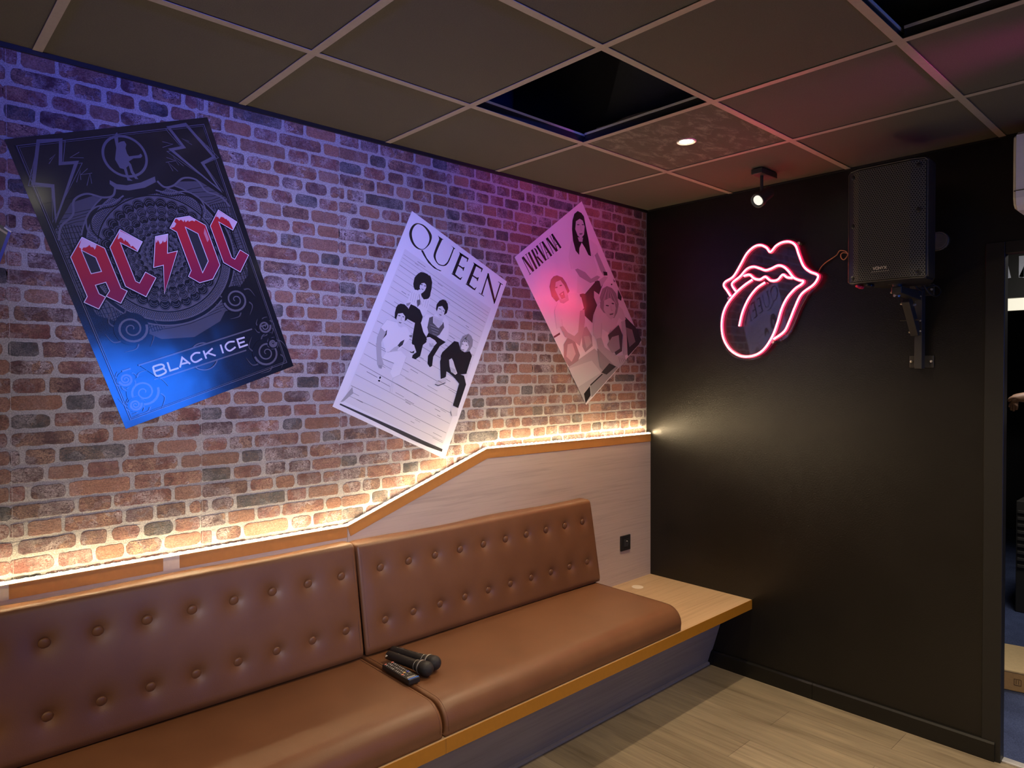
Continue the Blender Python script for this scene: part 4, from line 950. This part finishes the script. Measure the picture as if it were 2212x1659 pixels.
for (y, z, mt) in ((-1.332, SZ0 - .008, 'redtip'), (-1.372, SZ0 - .006, 'plastic')):
    if mt not in M: M[mt] = plain('red_plastic', (.7, .03, .08), .4)
    bm = bmesh.new(); lathe(bm, (-.395, y, z), (1, 0, 0), [(0, .004), (.003, .006), (.03, .006), (.032, .008), (.06, .008)], 14); obj('rear_plug', bm, M[mt], spk)

br = thing('speaker_bracket', (-.02, -1.46, 1.61), 'black metal wall bracket under the loudspeaker with shiny bolts and angled brace', 'bracket')
yp = -1.4555
obj('wall_post', boxb((-.045, yp - .0145, 1.611), (-.001, yp + .0145, 1.985), .002), M['bracket'], br)
obj('wall_plate', boxb((-.006, -1.506, 1.614), (-.0008, -1.408, 1.668), .004), M['bracket'], br)
obj('wall_plate', boxb((-.006, -1.506, 1.925), (-.0008, -1.408, 1.978), .004), M['bracket'], br)
ya = -1.446
bm = bmesh.new(); prism(bm, [(-.035, ya + .019, 1.905), (-.035, ya + .019, 1.945), (-.285, ya + .019, 1.945), (-.285, ya + .019, 1.918)], (0, -.038, 0)); bmesh.ops.bevel(bm, geom=list(bm.edges), offset=.002, segments=1, affect='EDGES'); obj('arm', bm, M['bracket'], br)
bm = bmesh.new(); prism(bm, [(-.040, ya + .015, 1.752), (-.062, ya + .015, 1.752), (-.178, ya + .015, 1.888), (-.165, ya + .015, 1.905), (-.140, ya + .015, 1.905), (-.040, ya + .015, 1.790)], (0, -.030, 0)); bmesh.ops.bevel(bm, geom=list(bm.edges), offset=.0015, segments=1, affect='EDGES'); obj('brace', bm, M['bracket'], br)
bm = bmesh.new(); lathe(bm, (-.265, -1.443, 1.944), (0, 0, 1), [(0, .018), (.012, .018), (.0121, .034), (.0128, .034)], 24); obj('pole_mount', bm, M['bracket'], br)
bm = bmesh.new(); tube(bm, [(-.10, ya + .045, 1.818), (-.10, ya - .03, 1.818)], .003, 8); obj('pin', bm, M['bracket'], br)
first = None
def bolt(p, d, r=.0055, mt='zinc'):
    global first
    bm = bmesh.new(); lathe(bm, p, d, [(0, r), (.006, r), (.0065, r * .7), (.010, r * .7), (.0105, 0)], 6 if mt == 'zinc' else 12); obj('bolt', bm, M[mt], br)
M['blueplastic'] = plain('blue_plastic', (.05, .22, .75), .35)
for p in ((-.050, ya + .016, 1.769), (-.158, ya + .016, 1.885), (-.262, ya + .020, 1.925)): bolt(p, (0, 1, 0))
for p in ((-.045, -1.464, 1.922), (-.045, -1.464, 1.772), (-.045, -1.464, 1.817)): bolt(p, (-1, 0, 0), .004)
for p in ((-.006, -1.418, 1.642), (-.006, -1.496, 1.642), (-.006, -1.418, 1.952), (-.006, -1.496, 1.952)): bolt(p, (-1, 0, 0), .0052)
bolt((-.240, ya + .019, 1.918), (0, .5, -1), .006); bolt((-.228, ya + .008, 1.918), (0, .1, -1), .0055, 'blueplastic'); bolt((-.128, ya - .016, 1.880), (-.3, -1, 0), .006)
bm = bmesh.new(); tube(bm, spline([(-.14, -1.50, 1.965), (-.12, -1.515, 1.93), (-.07, -1.528, 1.915), (-.03, -1.535, 1.935), (-.025, -1.52, 1.962), (-.06, -1.50, 1.958), (-.10, -1.485, 1.94), (-.14, -1.47, 1.958)], 6), .0035, 6)
tag(obj('speaker_cable', bm, M['rubber'], smooth=True), 'black cable looped below the back of the loudspeaker', 'cable')

# round plastic device on the wall behind the speaker
disc = thing('wall_sensor', (0, -1.528, 2.158), 'round dark plastic disc on the black wall half hidden behind the loudspeaker', 'sensor')
M['dome'] = plain('smoky_plastic', (.10, .095, .08), .2)
bm = bmesh.new(); lathe(bm, (-.0005, -1.520, 2.155), (-1, 0, 0), [(0, .040), (.012, .040), (.016, .037), (.018, .030), (.018, 0)], 36); obj('housing', bm, M['dome'], disc)
bm = bmesh.new(); tube(bm, [(-.016, -1.520 + .0375 * math.cos(t), 2.155 + .0375 * math.sin(t)) for t in [2 * math.pi * i / 36 for i in range(36)]], .0022, 6, True); obj('rim', bm, M['rim'], disc)
M['blueglow'] = glow('blue_glow_helper', (.03, .05, 1.0), 10)  # emitter added to give the blue glow on the wall behind the speaker
bm = bmesh.new(); lathe(bm, (-.0185, -1.500, 2.176), (-1, 0, 0), [(0, .005), (.003, .004), (.004, 0)], 12); obj('glow_helper', bm, M['blueglow'], disc)

# white wall unit at the top right corner of the view
ac = thing('air_conditioner', (0, -2.2, 2.20), 'white wall unit above the doorway cut by the right picture edge', 'air conditioner')
bm = bmesh.new(); prof = [(-.002, 2.50), (-.170, 2.50), (-.196, 2.485), (-.200, 2.44), (-.198, 2.25), (-.188, 2.222), (-.165, 2.207), (-.06, 2.205), (-.002, 2.235)]
prism(bm, [(x, -1.818, z) for x, z in prof], (0, -.80, 0)); bmesh.ops.bevel(bm, geom=[e for e in bm.edges if abs(e.verts[0].co.y - e.verts[1].co.y) < .01], offset=.010, segments=3, affect='EDGES'); obj('body', bm, M['white'], ac)
obj('panel_line', boxb((-.2012, -2.617, 2.275), (-.19, -1.822, 2.2775), 0), M['rim'], ac)
obj('louvre', boxb((-.182, -2.56, 2.2035), (-.085, -1.87, 2.2075), .001, 1), M['rim'], ac)

# ================================================================== SOCKET
ps = [on(q, 1, PY - .008) for q in ((1340, 1156), (1363, 1189))]; sx, sz = (ps[0].x + ps[1].x) / 2, (ps[0].z + ps[1].z) / 2
sk = thing('wall_socket', (sx, PY, sz), 'square black power socket on the wood panel right of the backrest', 'socket')
bm = boxb((sx - .043, PY - .010, sz - .043), (sx + .043, PY - .0003, sz + .043), .003); obj('cover_plate', bm, M['plastic'], sk)
bm = boxb((sx - .0235, PY - .0125, sz - .0235), (sx + .0235, PY - .0095, sz + .0235), .002); ins = obj('insert', bm, M['rubber'], sk)
bm = bmesh.new(); lathe(bm, (sx, PY - .0128, sz), (0, -1, 0), [(0, .0205), (.0006, .0205), (.0007, .0185), (-.002, .018), (-.002, 0)], 32); obj('recess', bm, M['void'], ins)
bm = bmesh.new(); lathe(bm, (sx, PY - .0108, sz + .011), (0, -1, 0), [(0, .0024), (.010, .0024), (.011, .0012), (.0112, 0)], 12); obj('earth_pin', bm, M['zinc'], sk)

# ================================================================== MICROPHONES AND REMOTE ON THE SEAT
M['mesh'] = plain('black_mic_mesh', (.018, .018, .02), .45, grain=.6, gscale=700, bump=.0006)
M['ringline'] = plain('grey_ring', (.30, .29, .27), .35, metal=.6)
def microphone(tail, head, label, markings):
    t, h = Vector(tail), Vector(head); d = (h - t).normalized(); L_ = (h - t).length
    root = thing('microphone', (t + h) / 2 * 1.0, label, 'microphone', 'microphones on the seat'); root.location.z = .525
    bm = bmesh.new(); lathe(bm, t, d, [(0, .013), (.003, .0162), (.04, .0172), (L_ - .075, .0180), (L_ - .045, .0195), (L_ - .030, .0235)], 28); obj('body', bm, M['plastic'], root, smooth=True)
    bm = bmesh.new(); lathe(bm, t + d * (L_ - .031), d, [(0, .0236), (.001, .0252), (.006, .0252), (.007, .0240)], 28); lathe(bm, t + d * (L_ - .053), d, [(0, .0192), (.0006, .0202), (.0024, .0205), (.003, .0197)], 28); obj('ring', bm, M['ringline'], root, smooth=True)
    bm = bmesh.new(); c = L_ - .002; lathe(bm, t + d * (L_ - .0245), d, [(0, .0243)] + [(.0225 + .0262 * math.sin(a), .0262 * math.cos(a)) for a in [-.35 + (1.57 + .35) * k / 12 for k in range(13)]], 28); obj('grille_head', bm, M['mesh'], root, smooth=True)
    u, v = frame(d); up = Vector((0, 0, 1)); side = d.cross(up).normalized(); nrm = side.cross(d).normalized()
    if nrm.z < 0: nrm = -nrm
    bm = bmesh.new()
    for (a, b, o, w) in markings:
        p0, p1 = t + d * a, t + d * b
        for k in range(1): 
            vs = []
            for p, s in ((p0, o - w), (p1, o - w), (p1, o + w), (p0, o + w)):
                ang = s / .0176; vs.append(bm.verts.new(p + (nrm * math.cos(ang) + side * math.sin(ang)) * .0186))
            bm.faces.new(vs)
    bmesh.ops.recalc_face_normals(bm, faces=bm.faces)
    obj('printed_marks', bm, M['ringline'], root)
    return root
rnd = random.Random(2); mk = [(.032 + .0036 * k, .032 + .0036 * k + rnd.uniform(.0012, .0028), .004, .0011) for k in range(10)] + [(.048, .060, -.003, .0028), (.110, .114, 0, .0014), (.132, .134, .001, .003), (.138, .144, -.001, .003), (.139, .1415, .0035, .0012)]
dz = .5265
microphone((-1.916, -.222, dz + .0175), (-1.879, -.440, dz + .0245), 'black handheld microphone lying behind the other one, nearest the backrest', mk)
m2 = microphone((-1.952, -.250, dz + .0175), (-1.929, -.462, dz + .0245), 'black handheld microphone lying between the other microphone and the remote control', [(.060, .064, 0, .001)])
bm = bmesh.new(); prism(bm, [(-1.972, -.262, .5445), (-1.966, -.256, .551), (-1.967, -.270, .551)], (.0005, 0, .0004)); obj('paper_tag', bm, plain('off_white_label', (.7, .68, .6), .6), m2)
rc = [on((780 + x / 10.055, 1350 + y / 10.055), 2, .545) for x, y in ((500, 885), (645, 748), (1243, 1060), (1083, 1268))]
rA = (rc[0] + rc[1]) / 2; rB = (rc[2] + rc[3]) / 2; rd = (rB - rA); RL = rd.length; rd.normalize(); rs = Vector((-rd.y, rd.x, 0)); RW = .047
rem = thing('remote_control', ((rA + rB) / 2), 'slim black remote control with rows of small keys lying beside the microphones', 'remote control'); rem.location.z = .527
ang = math.atan2(rd.y, rd.x)
def rbox(a0, a1, b0, b1, z0, z1, bev=.001):
    bm = boxb((a0, b0, z0), (a1, b1, z1), bev, 2); bmesh.ops.rotate(bm, verts=bm.verts, cent=(0, 0, 0), matrix=Matrix.Rotation(ang, 3, 'Z')); bmesh.ops.translate(bm, verts=bm.verts, vec=(rA.x, rA.y, 0)); return bm
obj('body', rbox(0, RL, -RW / 2, RW / 2, .5262, .545, .004), M['plastic'], rem, smooth=False)
obj('end_stripe', rbox(RL - .010, RL - .0055, -RW / 2 + .002, RW / 2 - .002, .5445, .5458, .0003), plain('blue_stripe', (.02, .16, .75), .4), rem)
M['key'] = plain('pale_key_print', (.55, .54, .50), .5); M['keyr'] = plain('salmon_key', (.80, .22, .16), .5); M['keyb'] = plain('blue_key', (.08, .10, .65), .5); M['keyy'] = plain('amber_key', (.75, .50, .15), .5)
obj('logo_bar', rbox(RL - .0235, RL - .0195, -.016, .016, .5445, .5456, .0003), M['key'], rem); obj('line', rbox(RL - .0145, RL - .0133, -RW / 2 + .004, RW / 2 - .004, .5445, .5455, .0002), M['badge'], rem)
kp = {}
for r in range(13):
    for c_ in range(3):
        mt = 'keyr' if (r == 0 and c_ != 1) or (r == 11 and c_ == 2) else 'keyb' if (r == 10 and c_ == 0) else 'keyy' if (r == 10 and c_ == 1) else 'key'
        w = (.0028 if mt != 'key' else .0006 + .0008 * ((r * 7 + c_ * 3) % 3) / 2, .0045 if mt != 'key' else .0014 + .0026 * ((r * 5 + c_) % 4) / 3)
        kk = (mt, round(w[0], 4), round(w[1], 4))
        if kk not in kp: kp[kk] = None; k_ = obj('key', boxb((-w[0], -w[1], 0), (w[0], w[1], .0012), .0004, 1), M[mt], rem, world=False); kp[kk] = k_
        else: k_ = kp[kk].copy(); C.objects.link(k_)
        p = rA + rd * (.010 + r * .0102) + rs * ((1 - c_) * .0142); k_.location = Vector((p.x, p.y, .5446)) - rem.location; k_.rotation_euler = (0, 0, ang)

# ================================================================== THROUGH THE DOORWAY
# cardboard box on the carpet
bx = thing('cardboard_box', (1.02, -1.68, .0), 'flat brown cardboard box on the blue carpet beyond the doorway', 'box')
def rot_box(a, b, c, deg, bev=.003):
    bm = boxb(a, b, bev, 1); bmesh.ops.rotate(bm, verts=bm.verts, cent=(0, 0, 0), matrix=Matrix.Rotation(math.radians(deg), 3, 'Z')); bmesh.ops.translate(bm, verts=bm.verts, vec=c); return bm
obj('carton', rot_box((-.20, -.16, .001), (.20, .16, .095), (1.02, -1.70, 0), 12), M['card'], bx)
M['cardtop'] = plain('pale_cardboard_lid', (.62, .48, .28), .75)
obj('lid', rot_box((-.203, -.163, .094), (.203, .163, .104), (1.02, -1.70, 0), 12, .002), M['cardtop'], bx)
bm = bmesh.new(); c12, s12 = math.cos(math.radians(12)), math.sin(math.radians(12))
def bloc(a, b, z): return Vector((1.02 + a * c12 - b * s12, -1.70 + a * s12 + b * c12, z))
for k in range(2):
    for (u0, z0, u1, z1) in ((0, 0, .0, .03), (0, .03, .028, .03), (.028, .03, .028, 0), (.028, 0, 0, 0), (.008, .006, .008, .024), (.018, .006, .018, .024)):
        b0, b1 = .10 - k * .045 - u0, .10 - k * .045 - u1; w = .0014
        vs = [bm.verts.new(bloc(-.2012, b0 - w, .034 + z0 - w)), bm.verts.new(bloc(-.2012, b1 + w, .034 + z0 - w if z0 == z1 else .034 + z0)), bm.verts.new(bloc(-.2012, b1 + w, .034 + z1 + w)), bm.verts.new(bloc(-.2012, b0 - w, .034 + z1 + w))]
        bm.faces.new(vs)
bmesh.ops.recalc_face_normals(bm, faces=bm.faces); obj('printed_symbols', bm, plain('brown_print', (.12, .07, .04), .8), bx)
# slatted equipment rack
rk = thing('equipment_rack', (2.4, -1.5, 0), 'dark vented cabinet standing on the blue carpet beyond the doorway', 'cabinet')
obj('body', boxb((2.2, -1.80, .001), (2.6, -1.375, .74), .004), M['bracket'], rk)
for k in range(9): obj('vent_slat', boxb((2.192, -1.79, .30 + .045 * k), (2.201, -1.385, .318 + .045 * k), .001, 1), M['rim'], rk)
# hanging sign with reversed white letters and a glowing strip put in for the warm glow below
sg = thing('hanging_sign', (2.6, -1.35, 2.6), 'black hanging sign with reversed white letters seen through the doorway', 'sign')
obj('board', boxb((2.60, -2.0, 2.12), (2.62, -1.12, 2.47), .002), M['rubber'], sg)
M['letter'] = plain('white_lettering', (.62, .66, .78), .5)
bm = bmesh.new()
def sl(a, b, w=.03):
    a = Vector((2.598, -1.24 - a[0], 2.26 + a[1])); b = Vector((2.598, -1.24 - b[0], 2.26 + b[1])); d = (b - a).normalized(); n_ = Vector((0, -d.z, d.y)) * w / 2
    bm.faces.new([bm.verts.new(p) for p in (a + n_, b + n_, b - n_, a - n_)])
hh = .15
for a, b in (((-.03, hh), (.0, 0)), ((.075, 0), (.075, hh)), ((.075, 0), (.135, hh)), ((.135, hh), (.135, 0)), ((.165, 0), (.205, hh)), ((.205, hh), (.245, 0)), ((.18, .05), (.23, .05)), ((.27, 0), (.31, hh)), ((.35, hh), (.31, 0)), ((.37, hh), (.42, hh)), ((.42, hh), (.42, 0)), ((.37, .07), (.42, .07)), ((.37, .07), (.37, hh)), ((.37, 0), (.41, .07)), ((.46, 0), (.46, hh)), ((.50, 0), (.50, hh)), ((.50, 0), (.57, hh)), ((.57, hh), (.57, 0))): sl(a, b)
for f in bm.faces:
    f.normal_update()
    if f.normal.x > 0: f.normal_flip()
obj('lettering', bm, M['letter'], sg)
M['frost'] = glow('warm_glow_strip', (1.0, .93, .70), .75)
fr = tag(obj('glow_strip', boxb((2.60, -2.2, 2.03), (2.63, -1.15, 2.115), .002), M['frost']), 'pale glowing strip put in for the warm glow under the reversed sign beyond the doorway', 'light strip')
pk = tag(obj('pink_banner', boxb((2.62, -1.75, 1.46), (2.64, -1.352, 1.92), .002), plain('pink_fabric', (.75, .10, .26), .7)), 'pink banner hanging beyond the doorway at the right picture edge', 'banner')

# person standing beyond the doorway, one arm stretched out to the left with the hand hanging
def skin(name, verts, edges, radii, mat, parent, sub=2, root=0):
    me = bpy.data.meshes.new(name); me.from_pydata([Vector(v) - root_loc(parent) for v in verts], edges, []); me.materials.append(mat)
    o = bpy.data.objects.new(name, me); C.objects.link(o); o.parent = parent
    m = o.modifiers.new('skin', 'SKIN'); m.use_smooth_shade = True; s = o.modifiers.new('sub', 'SUBSURF'); s.levels = s.render_levels = sub
    for i, r in enumerate(radii): me.skin_vertices[0].data[i].radius = (r, r) if not isinstance(r, tuple) else r; me.skin_vertices[0].data[i].use_root = (i == root)
    return o
M['skin'] = plain('brown_skin', (.34, .19, .12), .55, grain=.05); M['hair'] = plain('dark_hair', (.02, .016, .013), .6); M['shirt'] = plain('white_shirt_fabric', (.62, .60, .60), .8); M['shirtred'] = plain('red_shirt_print', (.62, .10, .07), .8); M['jeans'] = plain('dark_denim', (.03, .035, .05), .85)
pp = thing('person', (1.42, -1.93, 0), 'person beyond the doorway at the right picture edge reaching out one hand', 'person')
X, Y = 1.42, -1.93
v = [(X, Y, .95), (X, Y, 1.12), (X, Y, 1.30), (X, Y, 1.43), (X, Y, 1.52), (X + .005, Y, 1.60), (X - .005, Y, 1.70),          # 0-6 pelvis to head
     (X, Y + .13, 1.425), (X - .12, Y + .235, 1.445), (X - .20, Y + .265, 1.462),                                              # 7-9 reaching arm: shoulder, elbow
     (X, Y - .17, 1.42), (X + .02, Y - .21, 1.16), (X - .02, Y - .20, .92), (X - .03, Y - .195, .84),                          # 10-13 hanging arm
     (X, Y + .09, .90), (X - .01, Y + .10, .50), (X, Y + .10, .09), (X - .13, Y + .11, .035),                                  # 14-17 leg
     (X, Y - .09, .90), (X - .01, Y - .10, .50), (X, Y - .10, .09), (X - .13, Y - .11, .035)]
e = [(0, 1), (1, 2), (2, 3), (3, 4), (4, 5), (5, 6), (3, 7), (7, 8), (8, 9), (3, 10), (10, 11), (11, 12), (12, 13), (0, 14), (14, 15), (15, 16), (16, 17), (0, 18), (18, 19), (19, 20), (20, 21)]
r = [.13, .115, .12, .09, .05, .075, .09, .055, .042, .036, .055, .04, .028, .03, .085, .058, .042, .035, .085, .058, .042, .035]
# the arm goes on to the wrist and a hanging hand with five bent fingers
wr = on((2200, 858), 0, 1.15); hk = on((2189, 866), 0, 1.14)
v += [tuple(wr), tuple(hk)]; e += [(9, 22), (22, 23)]; r += [.028, (.030, .016)]
i0 = len(v)
for k, (px, bend) in enumerate((((2183, 872), (2180, 880)), ((2186, 876), (2184, 887)), ((2191, 878), (2189, 889)), ((2196, 877), (2195, 886)))):
    a = on(px, 0, 1.135 - .004 * k); b = on(bend, 0, 1.14 - .004 * k); n_ = len(v); v += [tuple(a), tuple(b)]; e += [(23, n_), (n_, n_ + 1)]; r += [.0088, .0072]
a = on((2181, 862), 0, 1.125); b = on((2178, 868), 0, 1.12); n_ = len(v); v += [tuple(a), tuple(b)]; e += [(22, n_), (n_, n_ + 1)]; r += [.010, .008]
body = skin('body', v, e, r, M['skin'], pp)
skin('shirt', [(X, Y, .80), (X, Y, 1.00), (X, Y, 1.14), (X, Y, 1.30), (X, Y, 1.42), (X, Y + .14, 1.415), (X - .05, Y + .19, 1.42), (X, Y - .175, 1.41), (X + .01, Y - .20, 1.27), (X, Y, 1.47)], [(0, 1), (1, 2), (2, 3), (3, 4), (4, 5), (5, 6), (4, 7), (7, 8), (4, 9)], [(.15, .185), (.155, .185), (.15, .18), (.15, .19), (.105, .12), .068, .060, .068, .06, .065], M['shirt'], pp)
bm = bmesh.new(); vs = []
for k in range(13):
    a = -1.1 + 2.2 * k / 12; vs.append([bm.verts.new((X - .176 * math.cos(a), Y + .207 * math.sin(a), z)) for z in (1.17, 1.29)])
for A, B in zip(vs, vs[1:]): bm.faces.new((A[0], B[0], B[1], A[1]))
obj('shirt_print', bm, M['shirtred'], pp)
skin('trousers', [(X, Y, .94), (X, Y + .085, .84), (X - .01, Y + .10, .50), (X, Y + .10, .10), (X, Y - .085, .84), (X - .01, Y - .10, .50), (X, Y - .10, .10)], [(0, 1), (1, 2), (2, 3), (0, 4), (4, 5), (5, 6)], [(.13, .16), .098, .072, .062, .098, .072, .062], M['jeans'], pp)
for s_ in (1, -1): skin('shoe', [(X + .04, Y + s_ * .105, .05), (X - .06, Y + s_ * .108, .045), (X - .17, Y + s_ * .112, .035)], [(0, 1), (1, 2)], [.05, .05, .036], M['rubber'], pp)
bm = bmesh.new(); bmesh.ops.create_icosphere(bm, subdivisions=3, radius=1)
for q in bm.verts: q.co = Vector((X + .018 + q.co.x * .098, Y + q.co.y * .088, 1.70 + q.co.z * .105)) if q.co.x > -.55 or q.co.z > .35 else Vector((X + .01 + q.co.x * .05, Y + q.co.y * .07, 1.70 + q.co.z * .09))
obj('hair', bm, M['hair'], pp, smooth=True)
bm = bmesh.new(); hx, hz = X - .088, 1.655
lathe(bm, (hx, Y, hz + .03), (-.7, 0, -1), [(0, .006), (.025, .011), (.034, .010), (.040, 0)], 12)     # nose
for s_ in (1, -1): lathe(bm, (X + .0, Y + s_ * .078, hz + .01), (0, s_, 0), [(0, .026), (.012, .024), (.016, 0)], 14)
obj('nose_and_ears', bm, M['skin'], pp, smooth=True)
bm = bmesh.new()
for s_ in (1, -1): lathe(bm, (hx + .002, Y + s_ * .032, hz + .04), (-1, 0, 0), [(0, .011), (.004, .009), (.006, 0)], 12)
lathe(bm, (hx + .004, Y, hz - .04), (-1, 0, 0), [(0, .02), (.003, .016), (.004, 0)], 12)
obj('eyes_and_mouth', bm, M['rubber'], pp)

# ================================================================== BEHIND THE CAMERA: TELEVISION, COLOURED LAMPS AND ADDED FILL
M['screen'] = glow('blue_screen', (.0, .16, 1.0), 8.5)
TVX, TVZ = -1.50, 1.40
tv = thing('television', (TVX, YR + .02, TVZ), 'wide television with a plain blue picture on the wall opposite the bench', 'television')
obj('casing', boxb((TVX - .62, YR + .001, TVZ - .36), (TVX + .62, YR + .05, TVZ + .36), .006), M['plastic'], tv)
obj('screen', boxb((TVX - .605, YR + .0505, TVZ - .34), (TVX + .605, YR + .052, TVZ + .34), 0), M['screen'], tv)
def par(name, loc, aim, colr, power, size, blend, label):
    loc, aim = Vector(loc), Vector(aim); d = (aim - loc).normalized()
    t = thing('stage_lamp', loc, label, 'stage lamp')
    bm = bmesh.new(); lathe(bm, loc - d * .10, d, [(0, .03), (.01, .05), (.12, .05), (.13, .045), (.07, .04), (.07, 0)], 24); obj('lamp_head', bm, M['bracket'], t)
    bm = bmesh.new(); tube(bm, [loc - d * .05, (loc.x, loc.y, H - .001)], .008, 8); obj('stem', bm, M['bracket'], t)
    L_ = bpy.data.lights.new(name, 'SPOT'); L_.energy = power; L_.color = colr; L_.spot_size = math.radians(size); L_.spot_blend = blend; L_.shadow_soft_size = .05
    o = bpy.data.objects.new(name, L_); C.objects.link(o); o.parent = t; o.location = d * .04; o.rotation_euler = d.to_track_quat('-Z', 'Y').to_euler()
par('blue_beam', (-4.3, -3.7, 2.36), (-2.1, 0, 2.50), (.09, .12, 1.0), 760, 36, 1.0, 'small black stage lamp with blue beam on the ceiling opposite the brick wall')
par('magenta_beam', (-1.0, -2.75, 2.40), (-.80, 0, 2.46), (1.0, .05, .50), 80, 32, 1.0, 'small black stage lamp with magenta beam on the ceiling opposite the brick wall')
par('wall_fill_beam', (-3.6, -3.9, 2.36), (-2.1, 0, 1.48), (.87, .82, 1.0), 420, 34, 1.0, 'added stage lamp with near-neutral fill beam on the ceiling behind the camera')  # unseen lamp added as near-neutral fill to brighten the brick wall
# unseen flat ceiling panels added as soft fill light behind the camera
M['panel'] = glow('fill_panel', (1.0, .86, .68), 5.0)
for px_, py_ in ((-4.487, -2.6445), (-3.287, -3.8445)):
    t = thing('fill_light_panel', (px_, py_, H), 'added square fill light panel in the ceiling grid behind the camera', 'fill light', 'added fill light panels')
    obj('diffuser', boxb((px_ - .28, py_ - .28, H - .006), (px_ + .28, py_ + .28, H - .003), 0), M['panel'], t)
    obj('frame', boxb((px_ - .3, py_ - .3, H - .004), (px_ + .3, py_ + .3, H + .001), .001), M['white'], t)
# light in the room beyond the doorway
d = bpy.data.lights.new('hall_light', 'AREA'); d.energy = 22; d.size = .6; d.color = (1, .93, .85)
o = bpy.data.objects.new('hall_light', d); C.objects.link(o); o.location = (1.5, -1.9, 2.58)

w = bpy.data.worlds.new('world'); S.world = w; w.use_nodes = True
w.node_tree.nodes['Background'].inputs[0].default_value = (.02, .02, .022, 1); w.node_tree.nodes['Background'].inputs[1].default_value = .3
